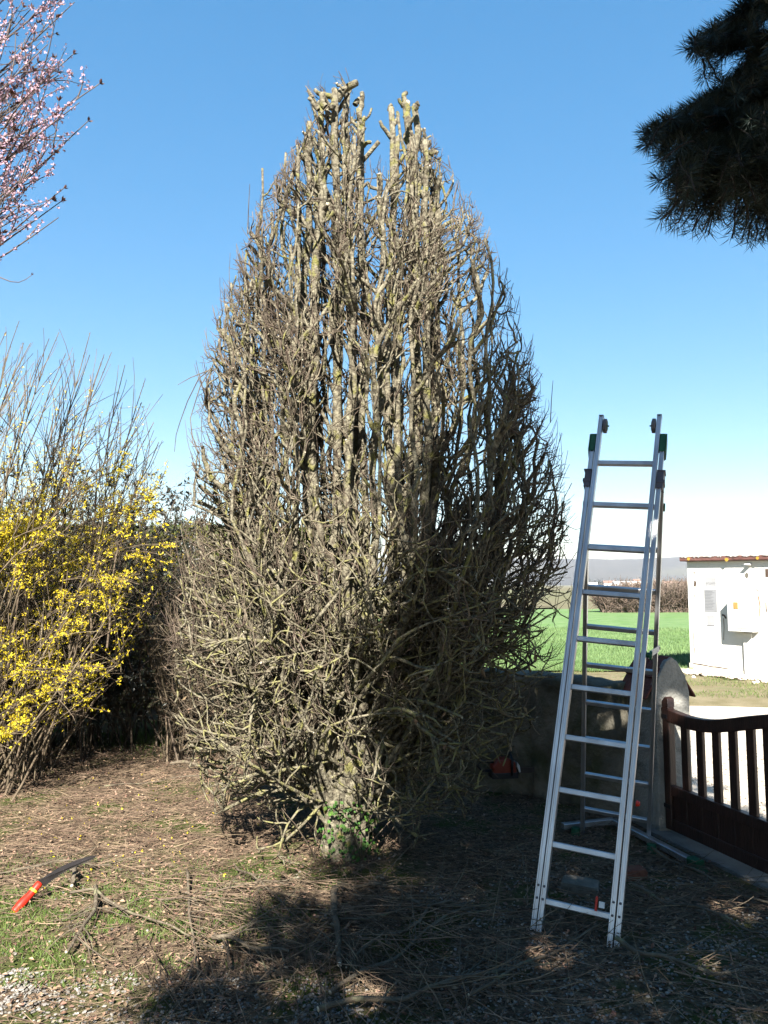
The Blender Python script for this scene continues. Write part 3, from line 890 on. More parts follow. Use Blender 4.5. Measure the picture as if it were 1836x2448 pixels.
# stubs straight on top
for nx0, ny0, nx1, ny1, rd in ((805, 240, 830, 205, .026), (828, 210, 852, 196, .024), (822, 215, 805, 197, .009), (862, 262, 868, 222, .018), (850, 250, 858, 236, .018), (775, 262, 770, 222, .022), (760, 262, 738, 236, .014),
                               (790, 262, 800, 250, .018), (932, 262, 935, 252, .013), (975, 262, 974, 246, .02), (992, 262, 994, 246, .02), (1010, 355, 1028, 340, .026), (1025, 362, 1045, 366, .016), (1000, 345, 1030, 325, .008), (868, 300, 888, 260, .008)):
    Y = TY + r.uniform(-.1, .1)
    a, b = np.array(P(nx0, ny0, Y)), np.array(P(nx1, ny1, Y))
    tt = np.linspace(0, 1, 5)[:, None]
    trunkb.tubes((a + (b - a) * tt + r.normal(0, .006, (5, 3)))[None], taper(np.array([rd * 1.15]), np.array([rd]), 5), 8, 0, cap=1)
# limbs that fork off the stems and fan upward to the outline
def keep(Pt, mn=.04):
    return Pt[length(Pt) > mn]
fac = [1.0]
def inside(p): return tree_norm(p) < fac[0]
def outward(p):
    o = np.stack([p[:, 0] - env_c(p[:, 2]), p[:, 1] - TY, np.zeros(len(p))], -1)
    return nrm(o)
N0 = 470
L0 = length(stems); w_ = L0 / L0.sum()
idx = r.choice(len(stems), N0, p=w_); tt = r.uniform(.06, .93, N0) ** .85
p, t_ = sample(stems, idx, tt)
fac[0] = 1.0
d = t_ * 1.0 + outward(p) * r.uniform(.25, .95, (N0, 1)) + rand_perp(t_, r) * .35
B0 = keep(grow(p, d, r.uniform(.45, 1.5, N0), 18, .16, .085, inside, r=r, coh=.35), .15)
rs = r.uniform(.0090, .0185, len(B0))
R0_ = taper(rs, rs * .42, 18) * (1 + .16 * r.normal(size=(len(B0), 18)))
trunkb.tubes(B0, R0_, 6, 0, cap=1)
L0 = length(stems)
w_ = L0 / L0.sum()
N1 = 2050
n_s = 330
idx = r.choice(len(stems), n_s, p=w_); p, t_ = sample(stems, idx, r.uniform(.10, .99, n_s))
w0 = length(B0); i0 = r.choice(len(B0), N1 - n_s, p=w0 / w0.sum()); p0, t0 = sample(B0, i0, r.uniform(.12, 1, N1 - n_s))
p = np.concatenate([p, p0]); t_ = np.concatenate([t_, t0])
d = rand_perp(t_, r) + outward(p) * .55 + t_ * .5
B1 = grow(p, d, r.uniform(.08, .42, N1) * np.clip(env_r(p[:, 2]) / .75, .4, 1), 11, .24, .24, inside, r=r, coh=.2)
B1 = keep(B1, .06); n1_ = len(B1)
rs = r.uniform(.0048, .0098, n1_)
trunkb_r = taper(rs, rs * .5, 11) * (1 + .18 * r.normal(size=(n1_, 11)))
crownb.tubes(B1, trunkb_r, 5, 0, cap=2)
# thinner branches that lean out low on the outer stems
N5 = 700
cand = np.arange(17, len(stems)); rad_ = np.hypot(stems[cand, -1, 0] - TX, stems[cand, -1, 1] - TY)
i5 = r.integers(0, len(B0), N5); tt = r.uniform(.1, .9, N5)
p, t_ = sample(B0, i5, tt)
ok_ = p[:, 2] < 2.2; p, t_ = p[ok_], t_[ok_]
d = outward(p) * 1.0 + np.stack([np.where(p[:, 0] < TX, -.5, .3), r.normal(0, .3, len(p)), r.uniform(.1, .8, len(p))], -1) + r.normal(0, .25, p.shape)
def clear_front(Pt):
    f = (Pt[:, :, 1] < TY - .12) & (np.abs(Pt[:, :, 0] - TX - .05) < .22) & (Pt[:, :, 2] < 1.05)
    return Pt[(~f.any(1)) | (r.random(len(Pt)) < .35)]
B5 = keep(grow(p, d, r.uniform(.3, .95, len(p)), 12, .24, .10, inside, r=r, coh=.3), .1)
B5 = clear_front(B5); rs = r.uniform(.004, .0085, len(B5)); crownb.tubes(B5, taper(rs, rs * .4, 12), 5, 3)
# low spreading branches, gnarled and pale with lichen
N2 = 190
base = np.stack([TX + r.normal(0, .12, N2), TY + r.normal(0, .12, N2), r.uniform(.25, 1.35, N2)], -1)
ang = r.uniform(0, 2 * np.pi, N2)
lft = r.random(N2) < .35
ang = np.where(lft, r.uniform(np.pi * .7, np.pi * 1.6, N2), ang)
d = np.stack([np.cos(ang), np.sin(ang), r.uniform(-.1, .95, N2)], -1)
LB = grow(base, d, r.uniform(.5, 1.5, N2), 16, .19, .03, inside, r=r, coh=.3)
nb6 = 200
ang = np.where(r.random(nb6) < .62, r.normal(0, .6, nb6), np.pi + r.normal(0, .55, nb6))
bs6 = np.stack([TX + np.cos(ang) * .12, TY + np.sin(ang) * .1, r.uniform(.35, 1.6, nb6)], -1)
L6 = grow(bs6, np.stack([np.cos(ang), np.sin(ang), r.uniform(-.05, .45, nb6)], -1), r.uniform(.9, 2.0, nb6), 16, .14, .02, inside, r=r, coh=.3)
LB = clear_front(keep(np.concatenate([LB, L6]), .2))
LB[:, :, 2] = np.maximum(LB[:, :, 2], .06)
rs = r.uniform(.007, .016, len(LB))
crownb.tubes(LB, taper(rs, rs * .4, 16) * (1 + .18 * r.normal(size=(len(LB), 16))), 6, 3, cap=2)
# second order
N3 = 3000
i3 = r.integers(0, len(LB), N3)
p, t_ = sample(LB, i3, r.uniform(.15, 1, N3))
B2 = keep(grow(p, rand_perp(t_, r) * .9 + t_ * .6 + outward(p) * .2, r.uniform(.08, .45, N3), 7, .22, .10, inside, r=r, coh=.3))
B2 = clear_front(B2); B2[:, :, 2] = np.maximum(B2[:, :, 2], .04)
rs = r.uniform(.0045, .009, len(B2)); crownb.tubes(B2, taper(rs, rs * .5, 7), 4, 3)
N4 = 5400
B1 = np.concatenate([B1, B5[:, :11]])
i4 = r.integers(0, len(B1), N4)
p, t_ = sample(B1, i4, r.uniform(.2, 1, N4))
fac[0] = 1.02
B3 = keep(grow(p, rand_perp(t_, r) * .8 + t_ * .8 + outward(p) * .35, r.uniform(.06, .30, N4), 6, .30, .18, inside, r=r, coh=.2), .03)
rs = r.uniform(.0028, .0052, len(B3)); crownb.tubes(B3, taper(rs, rs * .6, 6), 4, 1)
# fine twigs
def twigs(src, n, lo, hi, rad, up, fc):
    fac[0] = fc
    i_ = r.integers(0, len(src), n)
    p, t_ = sample(src, i_, r.uniform(.3, 1, n))
    Q = keep(grow(p, rand_perp(t_, r) * .7 + t_ * .8 + outward(p) * .4, r.uniform(lo, hi, n), 5, .14, up, inside, r=r), .02)
    Q[:, :, 2] = np.maximum(Q[:, :, 2], .02)
    rs = r.uniform(rad * .7, rad * 1.2, len(Q)); crownb.tubes(Q, taper(rs, rs * .5, 5), 3, 1)
    return Q
T1 = twigs(B3, 9000, .04, .18, .0022, .14, 1.05)
T2 = twigs(B2, 4500, .04, .20, .0022, .08, 1.06)
T3 = twigs(B0, 2200, .05, .30, .0026, .2, 1.06)
# longer whippy shoots at the rim
fac[0] = 1.08
n = 900
rim = B3[tree_norm(B3[:, -1]) > .86]
i_ = r.integers(0, len(rim), n); p, t_ = sample(rim, i_, r.uniform(.5, 1, n))
Q = keep(grow(p, t_ * .5 + outward(p) * .3 + np.array([0, 0, .9]), r.uniform(.10, .34, n), 6, .07, .05, inside, r=r))
crownb.tubes(Q, taper(np.full(len(Q), .0024), np.full(len(Q), .0014), 6), 3, 1)
# hanging cut shoot at the left edge
for pts in (((505, 880), (475, 905), (448, 960), (430, 1010), (421, 1040), (417, 1080)), ((505, 880), (478, 925), (455, 1000), (459, 1045), (462, 1065)), ((500, 885), (455, 903), (425, 920)), ((592, 560), (594, 500), (597, 440)), ((1316, 1010), (1318, 960), (1322, 910))):
    Y = TY - .1
    q = np.array([P(a, b, Y) for a, b in pts]); k_ = len(q)
    crownb.tubes(q[None], np.linspace(.004, .0018, k_)[None], 4, 1)
trunkb.build('trunk', [M['bark'], M['cutwood']], tree, smooth=True)
crown = crownb.build('crown', [M['bark'], M['twig'], M['cutwood'], M['lichbranch']], tree, smooth=True)
# a few dry curled leaves still hanging
nb = NB(); n = 260
allB = B2
i_ = r.integers(0, len(B2), n); p, _ = sample(B2, i_, r.uniform(.3, 1, n))
c = p - np.array([0, 0, .02]); v = nrm(np.stack([r.normal(0, .3, n), r.normal(0, .3, n), -np.ones(n)], -1)) * r.uniform(.018, .04, (n, 1))
nb.quads(c, rand_perp(nrm(v), r) * r.uniform(.007, .014, (n, 1)), v, 0, .6)
o = nb.build('dry_leaves', M['dryleaf'], tree); o['kind'] = 'stuff'

# ivy climbing the foot of the trunk
r = np.random.default_rng(5)
nb = NB(); n = 260
a = r.uniform(np.pi * .85, np.pi * 2.1, n); z = r.uniform(.03, .42, n)
c = np.stack([TX + .02 + .16 * np.cos(a) + r.normal(0, .035, n), TY + .15 * np.sin(a) - .03 + r.normal(0, .02, n), z], -1)
u = rand_perp(np.tile([0.0, -1, 0.3], (n, 1)), r)
v = nrm(np.cross(u, np.stack([np.cos(a), np.sin(a), np.full(n, .4)], -1)))
sz = r.uniform(.009, .020, (n, 1))
nb.quads(c, u * sz * .8, v * sz, 1, .25)
st = np.stack([TX + r.normal(0, .1, 14), np.full(14, TY - .13), np.full(14, .01)], -1)
Q = grow(st, np.stack([r.normal(0, .3, 14), r.normal(0, .1, 14), np.ones(14)], -1), r.uniform(.25, .55, 14), 8, .15, .1, r=r)
nb.tubes(Q, taper(np.full(14, .004), np.full(14, .002), 8), 5, 0)
tag(nb.build('ivy', [M['shrub_twig'], M['ivy']]), 'glossy green ivy climbing the foot of the bare tree trunk', 'ivy')

# ================================================================== CONIFER behind and above the camera
CX, CY, CTOP = 1.10, -0.65, 9.4
con = empty('conifer_tree', (CX, CY, 0), 'dark needled conifer whose boughs hang into the top right corner', 'tree')
r = np.random.default_rng(11)
mb = MB()
mb.tube([(CX, CY, -.05), (CX, CY, .3), (CX + .02, CY, 3), (CX, CY + .02, 6), (CX, CY, CTOP)], [.20, .155, .12, .065, .012], 14)
mb.build('trunk', M['conifer_bark'], con, smooth=True)
nbb, nbn = NB(), NB()
def needle_shoots(St, n_per, ln, wd, nb, m=0, ang=.75):
    """St (N,k,3) shoots; bottle brush of n_per needles each"""
    N = len(St)
    idx = np.repeat(np.arange(N), n_per)
    t = r.uniform(0.02, 1, len(idx))
    p, T_ = sample(St, idx, t)
    q = rand_perp(T_, r)
    upb = np.array([0, 0, .45])
    d = nrm(q * r.uniform(.75, 1.1, (len(idx), 1)) + T_ * ang + upb * .4)
    L = ln * r.uniform(.75, 1.15, (len(idx), 1))
    u = rand_perp(d, r) * wd
    c = p + d * L * .5
    nb.quads(c, u, d * L * .5, m)
zs = np.linspace(2.55, 9.0, 42)
St_all = []
bough_all = []
for z in zs:
    Rz = np.interp(z, [2.4, 3.4, 4.6, 5.8, 7.5, 9.2], [2.25, 2.2, 1.9, 1.55, 1.0, .15])
    nb_ = 9 if z < 7 else 6
    for k in range(nb_):
        a = r.uniform(0, 2 * np.pi)
        L = Rz * r.uniform(.78, 1.05)
        st = np.array([[CX, CY, z]])
        d = np.array([[math.cos(a), math.sin(a), .22]])
        b_ = grow(st, d, L, 9, .05, -.05, r=r)
        bough_all.append(b_)
        n = int(10 + 14 * L)
        idx = np.zeros(n, int); tt = r.uniform(.18, 1, n)
        p, T_ = sample(b_, idx, tt)
        sd_ = np.cross(T_, [0, 0, 1.0]) * r.choice([-1, 1], n)[:, None]
        q = grow(p, nrm(sd_) * .8 + T_ * .8 + r.normal(0, .2, (n, 3)), r.uniform(.15, .5, n) * (1.1 - tt * .5), 5, .08, -.06, r=r)
        St_all.append(q)
        idx = r.integers(0, n, n * 3); p, T_ = sample(q, idx, r.uniform(.2, .9, n * 3))
        q2 = grow(p, rand_perp(T_, r) * .6 + T_ + np.array([0, 0, -.1]), r.uniform(.08, .2, n * 3), 5, .08, -.06, r=r)
        St_all.append(q2)
for ex, ey, ezz in ((-1.25, -.5, 3.30), (-.95, -.6, 3.20), (-.7, -.35, 3.42), (-.35, -.5, 3.15), (-1.0, -.8, 3.55), (-.1, -.4, 3.3), (-.5, -.7, 3.0), (-1.15, -.3, 3.15)):
    t = np.linspace(0, 1, 9)[:, None]
    b_ = (np.array([CX, CY, ezz - .5]) + (np.array([ex, ey, ezz]) - np.array([CX, CY, ezz - .5])) * t + r.normal(0, .01, (9, 3)))[None]
    bough_all.append(b_)
    n = 46
    p, T_ = sample(b_, np.zeros(n, int), r.uniform(.35, 1, n))
    q = grow(p, np.cross(T_, [0, 0, 1.0]) * r.choice([-1, 1], n)[:, None] * .8 + T_ * .7 + r.normal(0, .25, (n, 3)), r.uniform(.1, .32, n), 5, .08, -.06, r=r)
    St_all.append(q)
    idx = r.integers(0, n, n * 2); p, T_ = sample(q, idx, r.uniform(.2, .9, n * 2))
    St_all.append(grow(p, rand_perp(T_, r) * .6 + T_ + np.array([0, 0, -.1]), r.uniform(.08, .2, n * 2), 5, .08, -.06, r=r))
bg_ = np.concatenate(bough_all)
St = np.concatenate(St_all)
def frame_ok(Pt):
    """the crown stands clear of the view except in its corner of it"""
    fl = Pt.reshape(-1, 3)
    nx, ny, f = project(fl)
    bad = f & (nx > -130) & (nx < 1836 + 130) & (ny > -150) & (ny < 2500)
    corner = (nx > 1790) & (ny < 430)
    bad &= ~corner
    return ~bad.reshape(Pt.shape[:2]).any(1)
SDn = np.array(sd)
gaps = [(gp(1310, 2290), .10), (gp(905, 2030), .12), (gp(880, 2390), .09), (gp(1745, 2195), .10), (gp(1640, 2300), .07), (P(1450, 1725, 6.35), .14), (P(1630, 1690, 5.75), .14), (P(800, 1790, 5.1), .2)]
def gap_ok(Pt):
    fl = Pt.reshape(-1, 3); bad = np.zeros(len(fl), bool)
    for g_, rad_ in gaps:
        v = fl - np.array(g_); d_ = v - (v @ SDn)[:, None] * SDn
        bad |= np.linalg.norm(d_, axis=1) < rad_
    return ~bad.reshape(Pt.shape[:2]).any(1)
okb = frame_ok(bg_); oks = frame_ok(St) & gap_ok(St)
bg_ = bg_[okb]; St = St[oks]
nbb.tubes(bg_, taper(np.full(len(bg_), .022), np.full(len(bg_), .005), 9), 5)
nbb.tubes(St, taper(np.full(len(St), .0035), np.full(len(St), .002), 5), 3)
near = (St[:, :, 1].mean(1) > .6)
needle_shoots(St, 36, .036, .0042, nbn)
# boughs traced in the corner of the view
def bough(pts, rad):
    q = np.array(pts)[None]
    k_ = q.shape[1]
    nbb.tubes(q, np.linspace(rad, rad * .3, k_)[None], 6)
    return q
def hang(tip_px, tip_Y, root, sag=.0):
    a = np.array(root, float); b = np.array(P(*tip_px, tip_Y))
    m_ = np.array(P(max(tip_px[0] + 150, 1900), tip_px[1] - 12, tip_Y + .12))
    t = np.linspace(0, 1, 6)[:, None]
    q = np.vstack([a + (m_ - a) * t, (m_ + (b - m_) * np.linspace(0, 1, 11)[1:, None])])
    q[6:, 2] += sag * .5 * np.sin(np.pi * np.linspace(0, 1, 10))
    return q
shoots = []
def spray(q, n, l0, l1, droop, rr, sides_only=False, t0=.45):
    tt = rr.uniform(t0, 1.0, n)
    p, T_ = sample(q[None], np.zeros(n, int), tt)
    sd_ = nrm(np.cross(T_, [0, 0, 1.0])) * rr.choice([-1, 1], n)[:, None]
    s_ = grow(p, sd_ * .55 + T_ * .8 + rr.normal(0, .15, (n, 3)), rr.uniform(l0, l1, n), 7, .06, droop, r=rr)
    return s_
rr = np.random.default_rng(3)
specs = [((1640, 118), 1.75, (1.30, .2, 3.05), .02, 26, .06, .18, -.04), ((1665, 246), 1.72, (1.30, .15, 2.85), .03, 22, .05, .16, -.05),
         ((1540, 320), 1.62, (1.25, .1, 2.75), .05, 44, .06, .24, -.13), ((1600, 385), 1.55, (1.2, .1, 2.6), .06, 34, .06, .26, -.2),
         ((1690, 330), 1.70, (1.3, .1, 2.7), .05, 40, .06, .26, -.2), ((1790, 20), 1.8, (1.35, .2, 3.2), .02, 34, .06, .2, -.03),
         ((1745, 400), 1.6, (1.35, .1, 2.6), .03, 36, .06, .24, -.22), ((1760, 300), 1.9, (1.4, .1, 2.9), .03, 40, .06, .25, -.15),
         ((1830, 470), 1.7, (1.35, .1, 2.6), .03, 30, .06, .22, -.2), ((1860, 200), 2.0, (1.5, .1, 3.0), .03, 40, .06, .26, -.15), ((1800, 150), 1.85, (1.4, .1, 3.1), .03, 40, .06, .24, -.12)]
for tip, Y, root, sag, n, l0, l1, droop in specs:
    q = hang(tip, Y, root, sag)
    bough(q, .009)
    shoots.append(np.stack([q[5 + 2 * j + np.array([0, 0, 0, 1, 1, 2, 2])] if False else np.stack([q[5 + 2 * j] + (q[7 + 2 * j] - q[5 + 2 * j]) * f for f in np.linspace(0, 1, 7)]) for j in range(4)]))
    shoots.append(np.stack([np.stack([q[6 + 2 * j] + (q[8 + 2 * j] - q[6 + 2 * j]) * f for f in np.linspace(0, 1, 7)]) for j in range(4)]))
    s_ = spray(q, n, l0, l1, droop, rr, t0=.5)
    shoots.append(s_)
    shoots.append(spray(q, n, l0, l1, droop, rr, t0=.35))
    e = np.linspace(q[-3], q[-1], 7)[None]
    shoots.append(e)
# hanging shoots with their tips traced
for bx, by, tx, ty, Y in ((1560, 330, 1545, 340, 1.62), (1590, 330, 1580, 372, 1.6), (1615, 400, 1572, 430, 1.56), (1640, 440, 1578, 528, 1.55), (1650, 450, 1615, 540, 1.58), (1700, 440, 1678, 575, 1.6), (1725, 430, 1720, 520, 1.6),
                          (1760, 430, 1755, 545, 1.62), (1735, 440, 1700, 500, 1.62), (1790, 420, 1778, 560, 1.65), (1815, 440, 1808, 575, 1.66), (1836, 430, 1832, 560, 1.68), (1690, 140, 1735, 205, 1.75), (1680, 140, 1690, 190, 1.74),
                          (1700, 130, 1650, 150, 1.75), (1800, 60, 1760, 85, 1.8), (1800, 30, 1768, 10, 1.8), (1730, 240, 1690, 262, 1.72), (1660, 350, 1640, 470, 1.6), (1680, 380, 1660, 500, 1.62), (1780, 150, 1770, 180, 1.76)):
    a, b = np.array(P(bx, by, Y)), np.array(P(tx, ty, Y - .02))
    t = np.linspace(0, 1, 7)[:, None]
    s_ = a + (b - a) * t + rr.normal(0, .002, (7, 3)); s_[:, 2] -= .01 * np.sin(np.pi * t[:, 0])
    shoots.append(s_[None])
SH = np.concatenate(shoots)
extra = []
for tip, Y, root, sag, n, l0, l1, droop in specs:
    q = hang(tip, Y, root, sag); extra.append(spray(q, 26, .08, .26, droop * .5, rr, t0=.03))
extra = np.concatenate(extra); extra = extra[frame_ok(extra) & gap_ok(extra)]
nbb.tubes(extra, taper(np.full(len(extra), .0028), np.full(len(extra), .0016), 7), 3)
needle_shoots(extra, 50, .036, .0018, nbn)
SH = SH[gap_ok(SH) | (SH[:, :, 1].mean(1) > 1.2)]
# keep the sprays inside the photographed outline
oxy = np.array([(1625, -80), (1690, 0), (1705, 30), (1720, 60), (1690, 95), (1630, 100), (1625, 130), (1660, 175), (1700, 205), (1650, 235), (1650, 262), (1700, 275), (1540, 290), (1525, 320), (1540, 360), (1590, 385), (1560, 430), (1570, 530), (1620, 545), (1670, 580), (1720, 560), (1800, 590), (1850, 560)])
nx, ny, f = project(SH[:, -1])
lim = np.interp(ny, [-80, 0, 60, 90, 118, 150, 190, 215, 246, 265, 285, 320, 350, 380, 430, 480, 530, 560, 600], [1780, 1775, 1760, 1650, 1632, 1655, 1695, 1770, 1660, 1672, 1600, 1532, 1548, 1580, 1568, 1600, 1575, 1670, 1900])
SH = SH[(nx >= lim - 6) & (ny < 582)]
nbb.tubes(SH, taper(np.full(len(SH), .0028), np.full(len(SH), .0016), 7), 5)
needle_shoots(SH, 110, .036, .0008, nbn, ang=.6)
needle_shoots(SH[:, 4:], 12, .034, .00085, nbn, ang=1.2)
nbb.build('branches', M['conifer_bark'], con, smooth=True)
nbn.build('needles', M['conifer'], con)
print('conifer shoots', len(St), len(SH))

# ================================================================== FORSYTHIA
r = np.random.default_rng(21)
fo = empty('forsythia_bush', (-3.6, 7.0, 0), 'large forsythia bush with yellow flowers and bare upright tips', 'bush')
n = 250
bx = r.uniform(-5.6, -3.1, n)
base = np.stack([bx, 7.0 + r.normal(0, .35, n), np.zeros(n)], -1)
lean = (bx + 3.9) * .18
d = np.stack([lean + r.normal(.10, .30, n), r.normal(-.08, .24, n), np.ones(n)], -1)
L = r.uniform(1.4, 3.7, n)
F1 = grow(base, d, L, 14, .045, -.012, r=r)
def fok(Pt, pad=0):
    # outline of the bush: right side and top as photographed
    nx, ny, f = project(Pt.reshape(-1, 3))
    lim = np.interp(ny, [700, 850, 950, 1050, 1150, 1250, 1350, 1450, 1600, 1750, 1900], [60, 150, 330, 400, 450, 470, 430, 350, 290, 200, 80]) + pad
    return (nx < lim).reshape(Pt.shape[:2])
ok = fok(F1, 20)
first = np.where(ok.all(1), 14, np.argmin(ok, 1))
F1 = F1[first > 6]; n = len(F1)
for i_ in range(n):                 # stop a stem where it leaves the outline
    okk = fok(F1[i_:i_ + 1], 20)[0]
    if not okk.all():
        k_ = max(1, int(np.argmin(okk))); F1[i_, k_:] = F1[i_, k_ - 1]
sb, fb = NB(), NB()
rs = r.uniform(.007, .014, n)
sb.tubes(F1, taper(rs, rs * .22, 14), 5)
m = 2600
i_ = r.integers(0, n, m); p, T_ = sample(F1, i_, r.uniform(.25, .97, m))
F2 = grow(p, T_ * .9 + rand_perp(T_, r) * .7 + np.array([.10, -.12, .25]), r.uniform(.15, .95, m), 8, .06, -.01, r=r)
F2 = F2[fok(F2, 30).all(1)]
sb.tubes(F2, taper(np.full(len(F2), .0038), np.full(len(F2), .0016), 8), 4)
m = 2600
i_ = r.integers(0, len(F2), m); p, T_ = sample(F2, i_, r.uniform(.1, 1, m))
F3 = grow(p, T_ * .9 + rand_perp(T_, r) * .8, r.uniform(.06, .35, m), 5, .06, .02, r=r)
F3 = F3[fok(F3, 40).all(1)]
sb.tubes(F3, taper(np.full(len(F3), .0024), np.full(len(F3), .0012), 5), 3)
# whips that stand above, traced tips
for tx, ty in ((45, 765), (12, 795), (145, 795), (118, 808), (213, 792), (70, 820), (270, 840), (302, 872), (250, 845), (345, 905), (218, 850), (343, 960), (365, 1010), (56, 820), (160, 845), (95, 850), (180, 860), (20, 850), (378, 1060)):
    Y = 6.8 + r.uniform(-.4, .4)
    b = np.array(P(tx, ty, Y)); a = np.array([b[0] - r.uniform(.05, .6) - .15, Y, .9 + r.uniform(0, .5)])
    t = np.linspace(0, 1, 10)[:, None]; q = a + (b - a) * t + np.array([-.12, 0, 0]) * np.sin(np.pi * t) + r.normal(0, .008, (10, 3))
    sb.tubes(q[None], np.linspace(.010, .003, 10)[None], 4)
    tt = r.uniform(.5, 1, 26); p, T_ = sample(q[None], np.zeros(26, int), tt)
    bud = grow(p, T_ + rand_perp(T_, r) * .5, .018, 3, 0, 0, r=r)
    sb.tubes(bud, np.tile([.0025, .003, .001], (26, 1)), 3)
    F2 = np.concatenate([F2, sample_poly]) if False else F2
    m_ = 16
    p, T_ = sample(q[None], np.zeros(m_, int), r.uniform(.35, .85, m_))
    F4 = grow(p, T_ + rand_perp(T_, r) * .4, r.uniform(.2, .6, m_), 8, .05, .05, r=r)
    sb.tubes(F4, taper(np.full(m_, .0042), np.full(m_, .002), 8), 3)
    F2 = np.concatenate([F2, F4])
# long sprays of blossom that reach out at the front right, traced
rows = [((250, 1260), (390, 1150)), ((280, 1270), (412, 1340)), ((200, 1320), (330, 1400)), ((150, 1370), (300, 1440)), ((240, 1190), (385, 1215)), ((60, 1300), (110, 1260)), ((30, 1560), (200, 1620)), ((-20, 1790), (60, 1700)),
        ((120, 1440), (320, 1370)), ((100, 1500), (290, 1450)), ((60, 1640), (175, 1640)), ((140, 1180), (300, 1120)), ((0, 1220), (120, 1180)), ((120, 1560), (250, 1590)), ((20, 1730), (60, 1760)), ((200, 1230), (350, 1190))]
FR_ = []
for (ax_, ay_), (tx, ty) in rows:
    for k in range(3):
        Y = 6.3 + r.uniform(-.25, .25)
        a = np.array(P(ax_ - 60, ay_ + 70, Y + .3)); b = np.array(P(tx + r.normal(0, 12), ty + r.normal(0, 14), Y))
        t = np.linspace(0, 1, 8)[:, None]
        q = a + (b - a) * t; q[:, 2] += .06 * np.sin(np.pi * t[:, 0])
        FR_.append(q[None])
FR_ = np.concatenate(FR_)
sb.tubes(FR_, taper(np.full(len(FR_), .0035), np.full(len(FR_), .002), 8), 4)
def flowers(src, n, t0, dens, sz=.011):
    i_ = r.integers(0, len(src), n); p, T_ = sample(src, i_, r.uniform(t0, 1, n))
    nx, ny, f = project(p)
    k_ = (r.random(n) < dens(nx, ny)) & (nx < 490)
    p, T_ = p[k_], T_[k_]; n = len(p)
    ax_ = nrm(rand_perp(T_, r) + np.array([0, -.1, -.25]) + T_ * .3)
    for j in range(4):
        a = np.pi / 2 * j
        U_ = rand_perp(ax_, r)
        dd = nrm(ax_ * .75 + U_ * .85)
        L_ = sz * r.uniform(.7, 1.25, (n, 1))
        c = p + ax_ * .006 + dd * L_ * .9
        fb.quads(c, rand_perp(dd, r) * L_ * .27, dd * L_, 0, .2)
def dens(nx, ny):
    v = np.interp(ny, [700, 850, 960, 1120, 1220, 1330, 1500, 1700, 1800, 1900], [0, .03, .16, .42, .9, 1, .8, .6, .35, 0])
    cl = vnoise(nx / 60 + 3, ny / 38 + 7, 31)
    cl2 = vnoise(nx / 25, ny / 18, 32)
    return v * np.clip((cl * .6 + cl2 * .5 - .33) * 3.2, 0, 1)
flowers(F2, 31000, .1, dens, .0115)
flowers(F3, 30000, .1, dens, .011)
flowers(F1, 6500, .35, dens, .011)
m = 420
i_ = r.integers(0, len(FR_), m); p, T_ = sample(FR_, i_, r.uniform(.1, .95, m))
F5 = grow(p, T_ * .9 + rand_perp(T_, r) * .7, r.uniform(.06, .26, m), 6, .08, .0, r=r); F5 = F5[fok(F5, 40).all(1)]
sb.tubes(F5, taper(np.full(len(F5), .0026), np.full(len(F5), .0012), 6), 3)
clus = lambda a, b: np.clip((vnoise(a / 16, b / 12, 77) - .35) * 4, 0, 1)
flowers(FR_, 1500, .3, clus, .012); flowers(F5, 4200, .2, clus, .012)
# the heaviest truss at the far left
Y = 6.2
tr0 = np.array([[(lambda a, b: a + (b - a) * f)(np.array(P(-80, 1330 + r.normal(0, 18), Y)), np.array(P(r.uniform(60, 130), 1250 + r.normal(0, 28), Y + r.normal(0, .1)))) for f in np.linspace(0, 1, 7)] for _ in range(26)])
sb.tubes(tr0, taper(np.full(26, .003), np.full(26, .0015), 7), 3)
flowers(tr0, 1300, 0, lambda a, b: a * 0 + 1, .015)
sb.build('stems', M['fors_stem'], fo, smooth=True)
fb.build('flowers', M['fors'], fo)
# stout bare stems leaning out of the frame at the left
mb = MB()

